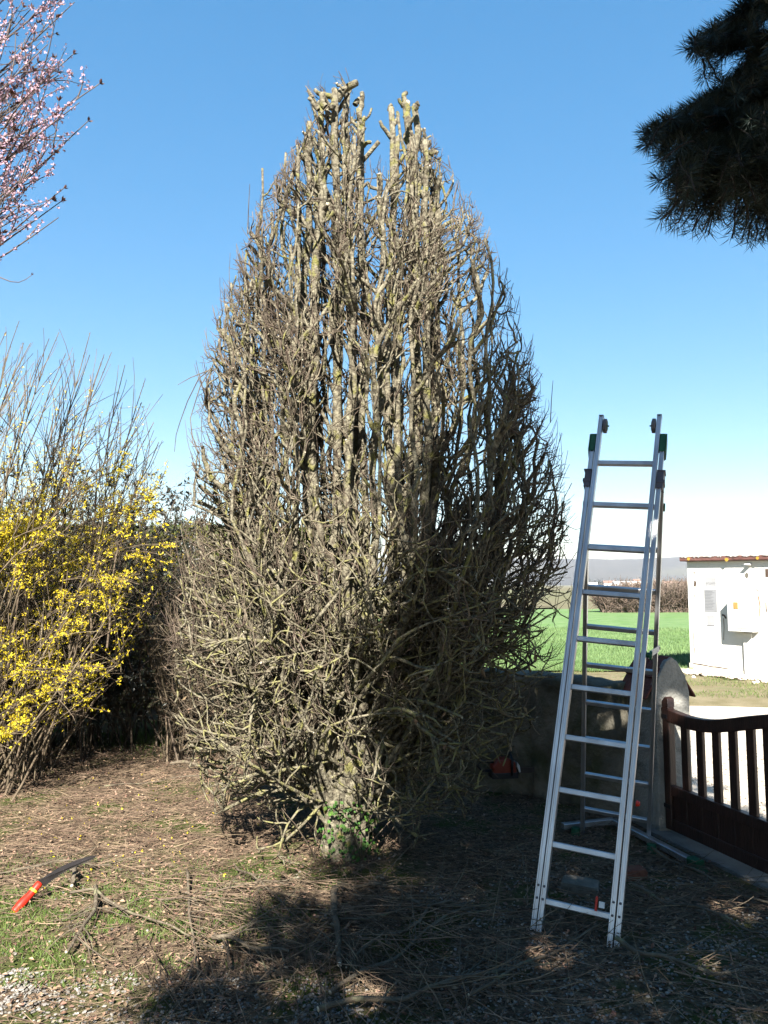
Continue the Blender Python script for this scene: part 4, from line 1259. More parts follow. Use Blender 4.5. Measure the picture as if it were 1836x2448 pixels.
# ================================================================== DARK HEDGE SHRUB behind the forsythia
def leafy(name, pts_c, nst, zt, leaf_n, leaf_sz, mt, ml, label, cat, seed, outline, twn=1200, bare=0.0, thick=.012, Lr=(.6, 1.0), group=None, fold=.2, ydepth=.5):
    r = np.random.default_rng(seed)
    x0, x1, y0 = pts_c
    root = empty(name, ((x0 + x1) / 2, y0, 0), label, cat, group)
    base = np.stack([r.uniform(x0, x1, nst), y0 + r.normal(0, ydepth * .5, nst), np.zeros(nst)], -1)
    Pt = grow(base, np.stack([r.normal(0, .28, nst), r.normal(-.05, .28, nst), np.ones(nst)], -1), zt * r.uniform(*Lr, nst) * 1.1, 10, .10, 0.0, r=r)
    okk = outline(Pt)
    for i in range(len(Pt)):
        if not okk[i].all():
            k_ = max(1, int(np.argmin(okk[i]))); Pt[i, k_:] = Pt[i, k_ - 1]
    nb = NB(); nb.tubes(Pt, taper(np.full(nst, thick), np.full(nst, thick * .25), 10), 4)
    i_ = r.integers(0, nst, twn); p, T_ = sample(Pt, i_, r.uniform(.15, 1, twn))
    Q = grow(p, T_ * .5 + rand_perp(T_, r) * .9, r.uniform(.12, .6, twn), 7, .18, .03, r=r)
    Q = Q[outline(Q).all(1)]
    nb.tubes(Q, taper(np.full(len(Q), .0042), np.full(len(Q), .0016), 7), 3)
    tw3 = twn * 2
    i_ = r.integers(0, len(Q), tw3); p, T_ = sample(Q, i_, r.uniform(.1, 1, tw3))
    Q2 = grow(p, T_ * .6 + rand_perp(T_, r) * .9, r.uniform(.05, .25, tw3), 4, .15, .02, r=r)
    nb.tubes(Q2, taper(np.full(len(Q2), .0024), np.full(len(Q2), .0012), 4), 3)
    nb.build('branches', M[mt], root, smooth=True)
    if leaf_n:
        fb = NB()
        src = Q2
        i_ = r.integers(0, len(src), leaf_n); p, T_ = sample(src, i_, r.uniform(0, 1, leaf_n))
        v = nrm(T_ + rand_perp(T_, r) * .9); L_ = leaf_sz * r.uniform(.6, 1.3, (leaf_n, 1))
        fb.quads(p + v * L_, rand_perp(v, r) * L_ * .42, v * L_, 0, fold)
        fb.build('leaves', M[ml], root)
    return root
def out_by(ys, xl, xr, top=None):
    def f(Pt):
        nx, ny, _ = project(Pt.reshape(-1, 3))
        ok = (nx > np.interp(ny, ys, xl)) & (nx < np.interp(ny, ys, xr))
        if top is not None: ok &= ny > np.interp(nx, top[0], top[1])
        return ok.reshape(Pt.shape[:2])
    return f
tp = ([-400, 200, 320, 370, 430, 480, 540, 620], [900, 1000, 1110, 1130, 1150, 1230, 1300, 1420])
leafy('evergreen_shrub', (-6.6, -1.95, 8.9), 260, 3.2, 90000, .026, 'shrub_twig', 'evergreen', 'dense dark small leaved evergreen shrub behind the right of the forsythia', 'shrub', 61,
      out_by([1000, 1200, 1500, 1800], [-900] * 4, [500, 520, 520, 470], tp), twn=5200, ydepth=.8)
tp2 = ([380, 430, 500, 560, 640, 700], [1210, 1190, 1230, 1300, 1420, 1500])
leafy('tangled_shrub', (-2.5, -1.0, 8.3), 70, 2.6, 1200, .022, 'fors_stem', 'dryleaf', 'tangled leafless brown shrub between the dark evergreen shrub and the bare tree', 'shrub', 62,
      out_by([1100, 1200, 1500, 1800], [330, 330, 350, 390], [640, 640, 640, 620], tp2), twn=1700, ydepth=.5)
# clipped thuja hedge further back
r = np.random.default_rng(71)
th = empty('thuja_hedge', (-1.9, 12.0, 0), 'yellow green clipped thuja hedge seen through the bare tree', 'hedge')
nb = NB(); n = 42000
x = r.uniform(-6.5, -0.72, n); u_ = r.random(n)
topz = 2.56 + .10 * vnoise(x * 2, x * 0, 5)
yy = 12.0 + np.where(u_ < .75, -.55 - np.abs(r.normal(0, .10, n)) + .12 * vnoise(x * 3, r.uniform(0, 1, n) * 8, 8), r.uniform(-.5, .5, n))
z = np.where(u_ < .75, r.uniform(0.02, 1, n) * topz, topz + r.normal(0, .05, n))
endm = r.random(n) < .08
x = np.where(endm, -0.70 + r.normal(0, .06, n), x); yy = np.where(endm, 12 + r.uniform(-.55, .55, n), yy); z = np.where(endm, r.uniform(.02, 2.55, n), z)
v = nrm(np.stack([r.normal(0, .5, n), r.normal(-.3, .4, n), np.ones(n)], -1)); L_ = r.uniform(.03, .07, (n, 1))
nb.quads(np.stack([x, yy, z], -1), rand_perp(v, r) * L_ * .45, v * L_, 0, .2)
nb.build('foliage', M['thuja'], th)
mb = MB()
for k in range(12):
    mb.tube([(-6.3 + k * .49, 12, -.02), (-6.3 + k * .49, 12.02, 2.3)], [.05, .012], 7)
mb.build('stems', M['conifer_bark'], th, smooth=True)
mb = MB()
mb.prism([(-6.4, 11.62, .1), (-.85, 11.62, .1), (-.85, 12.35, .1), (-6.4, 12.35, .1)], (0, 0, 2.32))  # one solid dark block filling the hedge behind its foliage
mb.build('hedge_core', M['evergreen'], th)

# ================================================================== BLOSSOMING PLUM at the left
r = np.random.default_rng(33)
pl = empty('plum_tree', (-4.3, 4.4, 0), 'plum tree with pink blossom reaching in at the top left', 'tree')
nb, bb = NB(), NB()
PX, PY = -4.3, 4.4
mb = MB(); mb.tube([(PX, PY, -.05), (PX + .02, PY, .6), (PX - .02, PY + .03, 1.5), (PX, PY, 3.5)], [.13, .10, .085, .06], 12)
mb.build('trunk', M['plum_bark'], pl, smooth=True)
tips = [(130, 0, 4.4), (178, 5, 4.5), (115, 105, 4.3), (175, 130, 4.5), (238, 200, 4.4), (190, 245, 4.3), (210, 290, 4.4), (140, 180, 4.5), (150, 350, 4.4), (130, 365, 4.3), (152, 450, 4.4), (148, 480, 4.5), (140, 520, 4.4), (75, 20, 4.6), (60, -80, 4.4), (100, -120, 4.4), (60, 250, 4.2), (70, 330, 4.6), (95, 420, 4.5), (60, 480, 4.3),
        (20, -60, 4.3), (40, 150, 4.7), (90, 150, 4.7), (30, 430, 4.7), (-60, 100, 4.1), (-100, 300, 4.6)]
LB_ = []
for i, (tx, ty, Y) in enumerate(tips):
    b = np.array(P(tx, ty, Y)); a = np.array([PX + r.normal(0, .05), PY + r.normal(0, .05), r.uniform(3.0, 3.8)])
    t = np.linspace(0, 1, 16)[:, None]
    q = a + (b - a) * t
    bow = min(1.0, max(.15, (ty + 100) / 600))
    q[:, 2] -= .42 * bow * np.sin(np.pi * t[:, 0]) ** 1.2 * (t[:, 0]); q[:, 0] += .1 * np.sin(np.pi * t[:, 0])
    q += r.normal(0, .012, q.shape) * np.sin(np.pi * t)
    LB_.append(q)
LB_ = np.array(LB_)
nb.tubes(LB_, taper(np.full(len(LB_), .026), np.full(len(LB_), .0025), 16, .7), 5)
m = 420
i_ = r.integers(0, len(LB_), m); p, T_ = sample(LB_, i_, r.uniform(.45, .97, m))
Q = grow(p, T_ + rand_perp(T_, r) * .5 + np.array([0, 0, .05]), r.uniform(.1, .55, m), 8, .06, .03, r=r)
def pok(Pt):
    nx, ny, _ = project(Pt.reshape(-1, 3))
    lim = np.interp(ny, [-200, 0, 60, 150, 200, 300, 400, 500, 560, 600, 620], [170, 165, 130, 190, 235, 200, 150, 150, 90, 20, -50])
    return ((nx < lim) & ((ny < 610) | (nx < -60))).reshape(Pt.shape[:2]).all(1)
Q = Q[pok(Q)]
nb.tubes(Q, taper(np.full(len(Q), .0048), np.full(len(Q), .0018), 8), 4)
m = 700
i_ = r.integers(0, len(Q), m); p, T_ = sample(Q, i_, r.uniform(.1, 1, m))
Q2 = grow(p, T_ * .8 + rand_perp(T_, r) * .8 + np.array([0, 0, .1]), r.uniform(.04, .22, m), 5, .08, .04, r=r); Q2 = Q2[pok(Q2)]
nb.tubes(Q2, taper(np.full(len(Q2), .003), np.full(len(Q2), .0014), 5), 3)
arc = np.array([P(-60, 585, 4.4), P(-20, 598, 4.4), P(0, 663, 4.4), P(25, 673, 4.4), P(45, 675, 4.4), P(62, 668, 4.4), P(75, 658, 4.4)])[2:]
arc = np.vstack([np.array(P(-90, 610, 4.4)), np.array(P(-40, 645, 4.4)), arc])
nb.tubes(arc[None], np.linspace(.004, .0018, len(arc))[None], 4)
lk = np.linspace(LB_[11][8], arc[0], 7); nb.tubes(lk[None], np.linspace(.006, .004, 7)[None], 4)
def bloom(src, n, t0, den=1.0):
    i_ = r.integers(0, len(src), n); p, T_ = sample(src, i_, r.uniform(t0, 1, n))
    nx, ny, _ = project(p)
    cl = vnoise(nx / 26, ny / 26, 5)
    k_ = cl > .30
    p = p[k_] + r.normal(0, .008, (k_.sum(), 3)); T_ = T_[k_]; n = len(p)
    ax_ = nrm(rand_perp(T_, r) + T_ * .3)
    for j in range(5):
        U_ = nrm(rand_perp(ax_, r)); dd = nrm(U_ + ax_ * .35)
        L_ = r.uniform(.0045, .0075, (n, 1))
        bb.quads(p + ax_ * .008 + dd * L_, nrm(np.cross(dd, ax_)) * L_ * .72, dd * L_, 0, .15)
    # leaves at the spur tips
def tipleaves(src, n, s_):
    i_ = r.integers(0, len(src), n)
    for j in range(5):
        p = src[i_, -1]; T_ = nrm(src[i_, -1] - src[i_, -2])
        v = nrm(T_ + rand_perp(T_, r) * .7); L_ = s_ * r.uniform(.6, 1.2, (n, 1))
        bb.quads(p + v * L_, rand_perp(v, r) * L_ * .38, v * L_, 1, .3)
bloom(Q, 5600, .1); bloom(Q2, 4600, .1); bloom(LB_, 1500, .5)
tipleaves(Q, 130, .018); tipleaves(Q2, 170, .015); tipleaves(LB_, 22, .016); tipleaves(arc[None], 1, .012)
nb.build('branches', M['plum_bark'], pl, smooth=True)
bb.build('blossom', [M['blossom'], M['plumleaf']], pl)

# ================================================================== LADDER
O3 = Vector((0, 0, H))
LA = O3 + Vector((1.343, 4.786, .757)); LBv = Vector((-.055, -.064, -.267)); LW = Vector((.293, -.123, -.024))
RC = O3 + Vector((1.341, 5.059, .25)); RDv = Vector((.014, .093, -.264)); RV = Vector((.387, -.163, -.032))
lad = empty('combination_ladder', (LA.x + .1, LA.y, 0), 'tall aluminium combination ladder standing open as a trestle beside the pruned tree', 'ladder')
def frame(W_, B_):
    w1 = W_.normalized(); b1 = B_.normalized(); n1 = w1.cross(b1).normalized()
    if n1.y > 0: n1 = -n1
    return w1, b1, n1                  # across, down, towards the camera
w1, b1, n1 = frame(LW, LBv)
def rail(name, P0, P1, wv, nv, hw, hd, parent=lad, grooved=True, m='alu'):
    mb = MB(); c = (P0 + P1) / 2; az = (P1 - P0) / 2
    e = hd * .5
    # channel profile: two lips and a recessed web on the front
    mb.box(c, wv * hw, nv * (hd * .82), az, bev=.003)
    if grooved:
        for s_ in (-1, 1):
            mb.box(c + wv * s_ * hw * .72 + nv * hd * .9, wv * hw * .26, nv * hd * .1 + nv * .0005, az, bev=.001)
    return mb.build(name, M[m], parent, bevel=.0015)
def lp(base, i, dirv, off=Vector((0, 0, 0))): return base + dirv * i + off
HWR = .0135
for side_, base in ((-1, LA), (1, LA + LW)):
    inn = w1 * (side_ * (HWR + .002))
    outr = w1 * (side_ * (HWR * 3 + .008)) - n1 * .012
    o1 = rail('upper_side_rail', lp(base, -1.14, LBv, inn), lp(base, 9.66, LBv, inn), w1, n1, HWR, .030)
    o2 = rail('lower_side_rail', lp(base, -.65, LBv, outr), lp(base, 9.70, LBv, outr), w1, n1, HWR, .030)
    # end caps
    mb = MB(); mb.box(lp(base, -1.15, LBv, inn), w1 * (HWR + .001), n1 * .029, b1 * .005, bev=.003); mb.build('end_cap', M['grey_rub'], lad)
    mb = MB(); mb.box(lp(base, 9.68, LBv, inn), w1 * (HWR + .0015), n1 * .031, b1 * .012, bev=.003); mb.build('foot', M['grey_rub'], lad)
    # green guide hook over the top of the lower rail
    g_ = lp(base, -.65, LBv, outr)
    mb = MB()
    mb.box(g_ + n1 * .016 + b1 * .045, w1 * (HWR + .006), n1 * .02, b1 * .058, bev=.004)
    mb.prism([g_ + w1 * (side_ * (HWR + .006)) + n1 * a + b1 * b for a, b in ((.036, -.012), (-.045, .018), (-.060, .05), (-.055, .125), (-.03, .135), (.036, .10))], w1 * side_ * .004)
    mb.box(g_ - n1 * .045 + b1 * .08, w1 * (HWR + .004), n1 * .006, b1 * .05, bev=.002)
    mb.build('guide_hook', M['green_pl'], lad, bevel=.003)
    # roller wheel on the inner side
    wc = lp(base, -.93, LBv, w1 * (-side_ * .002))
    mb = MB(); ax = -w1 * side_
    mb.tube([wc, wc + ax * .022], .046, 24); wheel = mb.build('roller_wheel', M['grey_rub'], lad, bevel=.004, smooth=False)
    mb = MB(); mb.tube([wc + ax * .0225, wc + ax * .026], .030, 20); mb.tube([wc - ax * .004, wc + ax * .036], .005, 8); mb.build('wheel_hub', M['green_pl'], wheel)
    # steel hinge bracket joining front and rear sections
    hb = lp(base, .30, LBv, outr)
    mb = MB()
    mb.box(hb + w1 * side_ * .004, w1 * (HWR + .007), n1 * .036, b1 * .028, bev=.003)
    mb.box(hb + w1 * side_ * .008 + b1 * .040, w1 * (HWR + .011), n1 * .040, b1 * .010, bev=.003)
    mb.box(hb + w1 * side_ * .008 - b1 * .030, w1 * (HWR + .011), n1 * .040, b1 * .004, bev=.002)
    mb.box(hb + w1 * side_ * .004 + b1 * .065, w1 * (HWR + .007), n1 * .036, b1 * .018, bev=.003)
    mb.prism([hb + w1 * side_ * .018 + n1 * a + b1 * b for a, b in ((0, -.03), (-.11, -.055), (-.125, .0), (-.10, .06), (0, .07))], w1 * side_ * .006)
    mb.build('hinge_bracket', M['steel'], lad, bevel=.002)
    # rivets near the foot
    for i in (8.75, 8.97):
        for of in (inn, outr):
            q = lp(base, i, LBv, of) + n1 * .0285
            mb = MB(); mb.tube([q, q + n1 * .004], [.0065, .004], 8); mb.build('rivet', M['steel'], lad)
for i in range(10):
    a = LA + LBv * i; b = a + LW
    mb = MB(); c = (a + b) / 2
    mb.box(c, n1 * .015, b1 * .0155, (b - a) / 2 + w1 * .004, bev=.004)
    for j in (-.5, 0, .5):
        mb.box(c + n1 * .0154 + b1 * .0155 * j, n1 * .0009, b1 * .0022, (b - a) / 2)
    mb.build('rung', M['alu'], lad, bevel=.0008)
w2, b2, n2 = frame(RV, RDv)
for side_, base in ((-1, RC), (1, RC + RV)):
    off = w2 * side_ * (HWR + .002)
    rail('rear_side_rail', lp(base, -1.72, RDv, off), lp(base, 7.62, RDv, off), w2, n2, HWR, .028)
    mb = MB(); mb.box(lp(base, 7.66, RDv, off), w2 * (HWR + .002), n2 * .030, b2 * .012, bev=.003); mb.build('foot', M['grey_rub'], lad)
    q = lp(base, -1.0, RDv, w2 * side_ * (HWR * 2 + .003)); mb = MB(); mb.tube([q, q + w2 * side_ * .009], .026, 14); mb.build('rung_plug', M['green_pl'], lad)
for i in range(-1, 8):
    a = RC + RDv * i; b = a + RV
    mb = MB(); mb.box((a + b) / 2, n2 * .015, b2 * .0155, (b - a) / 2 + w2 * .003, bev=.004)
    mb.build('rear_rung', M['alu'], lad, bevel=.0008)
# stabiliser arms along the ground behind
j0 = gp(1467, 1962, .075); e1 = gp(1345, 1975, .07); e2 = gp(1655, 2060, .055)
for a, b in ((j0, e1), (j0, e2)):
    mb = MB(); ax = (b - a); s_ = ax.normalized().cross(Vector((0, 0, 1))).normalized()
    mb.box((a + b) / 2, s_ * .026, Vector((0, 0, .020)), ax / 2, bev=.004)
    mb.box((a + b) / 2 + Vector((0, 0, .0205)), s_ * .006, Vector((0, 0, .001)), ax / 2 * .98)
    mb.build('stabiliser_bar', M['alu'], lad, bevel=.001)
mb = MB(); ax = (e2 - j0).normalized(); s_ = ax.cross(Vector((0, 0, 1))).normalized()
mb.box(e2 + ax * .03, s_ * .034, Vector((0, 0, .032)), ax * .045, bev=.008)
mb.box(e2 + ax * .06 - Vector((0, 0, .028)), s_ * .040, Vector((0, 0, .012)), ax * .045, bev=.008)
mb.build('stabiliser_foot', M['green_pl'], lad, bevel=.004)
for q in (gp(1376, 1988, .05), gp(1558, 2028, .05)):
    mb = MB(); mb.tube([q - Vector((0, 0, .035)), q + Vector((0, 0, .03))], [.036, .030], 14); mb.build('bolt_cap', M['green_pl'], lad, bevel=.004)
# locking knobs, lever, strap
q = lp(LA + LW, 9, LBv, -w1 * .045 + n1 * .02 - b1 * .045)
mb = MB(); mb.box(q - w1 * .022, w1 * .006, n1 * .010, b1 * .034, bev=.003); mb.build('locking_lever', M['red_pl'], lad)
mb = MB(); mb.box(q + w1 * .005, w1 * .014, n1 * .012, b1 * .014, bev=.003); mb.build('latch_block', M['white_pl'], lad)
for of in (w1 * .012 - n1 * .0, w1 * .088 + n1 * .0):
    q = lp(LA + LW, 7.0, LBv, of - b1 * .0)
    mb = MB(); mb.tube([q - w1 * .010, q + w1 * .010], [.017, .012], 12); mb.build('locking_knob', M['red_pl'], lad, bevel=.003)
sp0 = lp(LA + LW, 4.18, LBv, w1 * .075 - n1 * .01); sp1 = RC + RV + RDv * 2.33 + w2 * .04 + n2 * .03
mb = MB(); d_ = (sp1 - sp0); mb.box((sp0 + sp1) / 2, d_ / 2, d_.normalized().cross(w1).normalized() * .019, w1 * .0012)
mb.build('spreader_strap', M['strap'], lad)
mb = MB(); q = sp0
mb.tube([q - w1 * .02, q + w1 * .006], .015, 10); mb.tube([q + w1 * .0055, q + w1 * .02], [.028, .024], 12)
mb.build('strap_knob', M['green_pl'], lad, bevel=.002)
mb = MB(); mb.tube([sp1 - w1 * .004, sp1 + w1 * .006], .009, 8); mb.build('strap_screw', M['green_pl'], lad)

# ================================================================== HAND SAW
Y0 = gp(30, 2183, .03).y
def sw(cx_, cy_, t):                    # crop coordinates -> point on a gently rising line of depth
    return P(cx_ * .18083, 2000 + cy_ * .18083, Y0 + .40 * t)
saw = empty('pruning_saw', gp(30, 2183, 0), 'curved pruning saw with a red and yellow handle lying on the cut twigs', 'saw')
def tt_(x): return (x - 150) / 1130
up_ = [(490, 592), (600, 520), (700, 458), (800, 400), (900, 355), (1000, 315), (1100, 280), (1200, 252), (1285, 250)]
lo_ = [(1240, 285), (1150, 320), (1080, 350), (1000, 385), (925, 420), (850, 460), (775, 508), (700, 560), (640, 605), (585, 650)]
mb = MB(); thk = Vector((-.0008, -.0016, -.0012))
mb.prism([sw(x, y, tt_(x)) for x, y in up_ + lo_], thk * .8)
mb.build('saw_blade', M['blade'], saw)
mb = MB()
for k in range(len(lo_) - 1):
    a, b = lo_[k], lo_[k + 1]
    for j in range(3):
        p0 = (a[0] + (b[0] - a[0]) * j / 3, a[1] + (b[1] - a[1]) * j / 3); p1 = (a[0] + (b[0] - a[0]) * (j + 1) / 3, a[1] + (b[1] - a[1]) * (j + 1) / 3)
        tipx = ((p0[0] + p1[0]) / 2 + 9, (p0[1] + p1[1]) / 2 + 15)
        mb.prism([sw(x, y, tt_(x)) for x, y in (p0, p1, tipx)], thk * .7)
mb.build('saw_teeth', M['edge'], saw)
hc = [(528, 612, 44), (505, 640, 50), (470, 680, 46), (440, 718, 46), (400, 768, 46), (350, 818, 52), (300, 870, 58), (255, 920, 56), (222, 955, 50), (200, 980, 54), (186, 996, 50)]
kk = .18083 * S / 773 * (Y0 + .03)
mb = MB(); mb.tube([sw(x, y, tt_(x)) for x, y, q in hc], [q * kk for x, y, q in hc], 14); mb.build('saw_handle', M['red_pl'], saw, smooth=True)
mb = MB(); mb.tube([sw(452, 700, tt_(452)), sw(432, 728, tt_(432))], 51 * kk, 14); mb.build('handle_band', M['yellow_pl'], saw, smooth=False)
mb = MB(); mb.tube([sw(186, 996, tt_(186)), sw(183, 999, tt_(183)) + Vector((-.003, -.010, -.002))], [34 * kk, 31 * kk], 14); mb.build('end_plug', M['yellow_pl'], saw)

# ================================================================== POWER SAW in the shade
cs = P(1204, 1832, 6.75); czb = cs.z - .09
pw = empty('power_saw', (cs.x, cs.y, czb), 'orange red motor saw lying in deep shade behind the tree', 'saw')
mb = MB(); ax = Vector((1, .15, 0)).normalized(); ay = Vector((-.15, 1, 0)).normalized(); az = Vector((0, 0, 1))
bp = Vector((cs.x, cs.y, czb))
mb.prism([bp + ax * a - ay * .06 + az * b for a, b in ((-.10, .03), (-.11, .10), (-.06, .155), (.03, .165), (.09, .13), (.10, .04), (.06, .02))], ay * .12)
mb.build('motor_housing', M['orange_pl'], pw, bevel=.012)
mb = MB(); mb.prism([bp + ax * a - ay * .065 + az * b for a, b in ((-.12, .0), (-.12, .05), (.11, .05), (.11, .0))], ay * .13); mb.build('engine_base', M['black_pl'], pw, bevel=.006)
mb = MB(); mb.tube([bp + ax * -.10 + az * .06, bp + ax * -.19 + az * .06, bp + ax * -.23 + az * .10, bp + ax * -.20 + az * .14, bp + ax * -.09 + az * .13], .013, 8); mb.build('rear_handle', M['black_pl'], pw, smooth=True)
mb = MB(); mb.tube([bp + ax * .05 - ay * .07 + az * .03, bp + ax * .05 - ay * .09 + az * .15, bp + ax * .06 + az * .20, bp + ax * .05 + ay * .08 + az * .14, bp + ax * .04 + ay * .07 + az * .03], .010, 8); mb.build('front_handle', M['black_pl'], pw, smooth=True)
mb = MB(); mb.prism([bp + ax * .105 - ay * .05 + az * b + ax * a for a, b in ((0, .13), (.022, .10), (.030, .05), (.018, .045), (.0, .09))], ay * .10); mb.build('hand_guard', M['white_pl'], pw, bevel=.003)
mb = MB(); mb.prism([bp + ax * a - ay * .03 + az * b for a, b in ((.10, .035), (.38, .04), (.42, .055), (.38, .075), (.10, .085))], ay * .006); mb.build('guide_bar', M['blade'], pw, bevel=.001)

# ================================================================== BRICK, STONES
def block(name, px, sz, rz, m, lb, cat, seed, tilt=(0, 0), zb=0.0):
    q = gp(*px); q.z = float(gh(np.array(q.x), np.array(q.y))) + zb
    o_ = random.Random(seed); mb = MB()
    a = Matrix.Rotation(rz, 3, 'Z') @ Matrix.Rotation(tilt[0], 3, 'X') @ Matrix.Rotation(tilt[1], 3, 'Y')
    n_ = 5
    import bmesh
    bm = bmesh.new(); bmesh.ops.create_cube(bm, size=2.0); bmesh.ops.subdivide_edges(bm, edges=bm.edges, cuts=4, use_grid_fill=True)
    for v in bm.verts:
        k_ = max(abs(v.co.x), abs(v.co.y), abs(v.co.z))
        cnt = sum(abs(c) > .98 for c in v.co)
        v.co *= (1 - .05 * (cnt >= 2) - .05 * (cnt == 3)) * (1 + o_.uniform(-.035, .035))
        v.co = a @ Vector((v.co.x * sz[0], v.co.y * sz[1], v.co.z * sz[2])) + q + Vector((0, 0, sz[2] * .8))
    me = bpy.data.meshes.new(name); bm.to_mesh(me); bm.free()
    me.transform(Matrix.Translation(-q))
    o = bpy.data.objects.new(name, me); col.objects.link(o); o.location = q; me.materials.append(m)
    return tag(o, lb, cat)
block('brick', (1510, 2108), (.085, .05, .032), .3, M['brick'], 'red brick lying in the litter just behind the right foot of the ladder', 'brick', 1)
block('stone_block', (1388, 2152), (.105, .06, .04), -.35, M['stone'], 'rough grey stone block on the ground between the ladder legs', 'stone', 2, (.1, .05))
block('flat_stone', (1237, 1795), (.06, .03, .05), .4, M['stone'], 'small pale stone at the foot of the wall behind the bare tree', 'stone', 3, (.3, .2), .05)

# ================================================================== CUT BRANCHES on the ground (each a thing)
BR = [
 ([(227, 2171), (231, 2203), (219, 2237), (193, 2272), (150, 2327)], .012, 'thick curved grey branch on the grass right of the saw handle'),
 ([(-40, 2132), (0, 2121), (51, 2106), (150, 2098), (257, 2089), (321, 2081)], .007, 'long thin pale branch passing under the saw blade'),
 ([(179, 2106), (172, 2140), (167, 2169)], .016, 'short lichen covered log just below the saw blade'),
 ([(167, 2171), (223, 2175), (257, 2203), (321, 2224), (386, 2254), (471, 2284)], .008, 'crooked branch running right from the short lichen log'),
 ([(506, 2280), (600, 2306), (686, 2323)], .013, 'pale straight branch at the edge of the white gravel'),
 ([(405, 1851), (450, 1852), (514, 1847)], .018, 'short smooth brown log on the sunlit litter left of the tree'),
 ([(446, 2121), (454, 2250), (471, 2349), (484, 2443)], .008, 'long dark branch lying towards the viewer over the lower left gravel'),
 ([(807, 2150), (909, 2159), (976, 2186), (1029, 2212), (1082, 2205)], .012, 'bent grey branch in the shade in front of the trunk'),
 ([(1029, 2216), (1010, 2248), (928, 2268), (860, 2311), (827, 2345)], .010, 'curving branch that falls away lower left from the bent grey branch'),
 ([(764, 2239), (870, 2229), (976, 2219), (1126, 2195)], .007, 'thin straight branch crossing the shaded litter before the trunk'),
 ([(760, 2470), (831, 2446), (947, 2432), (1063, 2398), (1155, 2369), (1208, 2357)], .013, 'light brown branch nearest the viewer at the bottom centre'),
 ([(790, 2420), (909, 2340), (1015, 2268), (1101, 2224), (1180, 2200)], .010, 'long slanting branch rising right across the shaded litter'),
 ([(800, 2176), (801, 2260), (803, 2350)], .020, 'thick mossy log lying towards the viewer in the shade'),
 ([(1514, 2160), (1613, 2198), (1709, 2236), (1828, 2278)], .011, 'dark branch right of the ladder foot, running to the right edge'),
 ([(1475, 2298), (1544, 2340), (1652, 2370), (1767, 2390)], .012, 'dark branch starting at the right front ladder foot'),
 ([(1556, 2060), (1709, 2144), (1836, 2198)], .010, 'branch lying below the stabiliser bar beside the gate sill'),
 ([(1238, 2056), (1252, 2094), (1264, 2131)], .005, 'thin pale peeled stick left of the ladder in the shade'),
 ([(250, 1905), (420, 1880), (620, 1868)], .006, 'thin straight branch on sunlit litter beyond the short smooth log'),
 ([(380, 2200), (520, 2170), (700, 2128)], .006, 'thin brown branch lying between the saw and the tree shadow'),
 ([(560, 2090), (690, 2210), (800, 2290)], .007, 'brown branch crossing from sun into the tree shadow'),
 ([(1120, 2420), (1300, 2330), (1480, 2240)], .008, 'dark thin branch pointing at the right front ladder foot'),
]
rb = np.random.default_rng(99)
for pts, rad, lb in BR:
    g = np.array([gp(a, b, 0) for a, b in pts])
    # resample
    dl = np.r_[0, np.cumsum(np.linalg.norm(np.diff(g, axis=0), axis=1))]
    k_ = 18; tt = np.linspace(0, dl[-1], k_)
    q = np.stack([np.interp(tt, dl, g[:, i]) for i in range(3)], -1)
    q[:, :2] += rb.normal(0, .006, (k_, 2)).cumsum(0) * .5
    q[:, 2] = gh(q[:, 0], q[:, 1]) + rad + .03 + .03 * np.abs(np.sin(np.linspace(0, 5, k_) + rb.uniform(0, 3)))
    nb = NB()
    rr_ = np.linspace(rad, rad * .55, k_) * (1 + .06 * rb.normal(size=k_))
    nb.tubes(q[None], rr_[None], 9, 0, cap=1)
    nb.tubes(q[::-1][None][:, -2:], np.array([[rr_[0], rr_[0] * .97]]) * 1.001, 9, 0, cap=1)
    L_ = dl[-1]
    if lb.find('log') < 0 and lb.find('peeled') < 0:
        n = int(5 + L_ * 12)
        p, T_ = sample(q[None], np.zeros(n, int), rb.uniform(.1, 1, n))
        sd_ = np.stack([-T_[:, 1], T_[:, 0], np.abs(rb.normal(0, .15, n))], -1) * rb.choice([-1, 1], n)[:, None]; sd_[:, 2] = np.abs(sd_[:, 2])
        s_ = grow(p, T_ * .9 + sd_ * .8, rb.uniform(.1, .5, n), 7, .07, -.01, r=rb)
        s_[:, :, 2] = np.maximum(s_[:, :, 2], gh(s_[:, :, 0], s_[:, :, 1]) + .01)
        nb.tubes(s_, taper(np.full(n, rad * .33), np.full(n, rad * .14), 7), 5, 0)
    else:
        n = 4
        p, T_ = sample(q[None], np.zeros(n, int), rb.uniform(.2, .9, n))
        s_ = grow(p, rand_perp(T_, rb) + np.array([0, 0, .5]), rad * 1.8, 3, .05, r=rb)
        nb.tubes(s_, taper(np.full(n, rad * .4), np.full(n, rad * .35), 3), 6, 0, cap=1)
    o = nb.build('cut_branch', [M['fallen_big'], M['cutwood']], smooth=True)
    tag(o, lb, 'branch', 'cut branches lying on the ground')

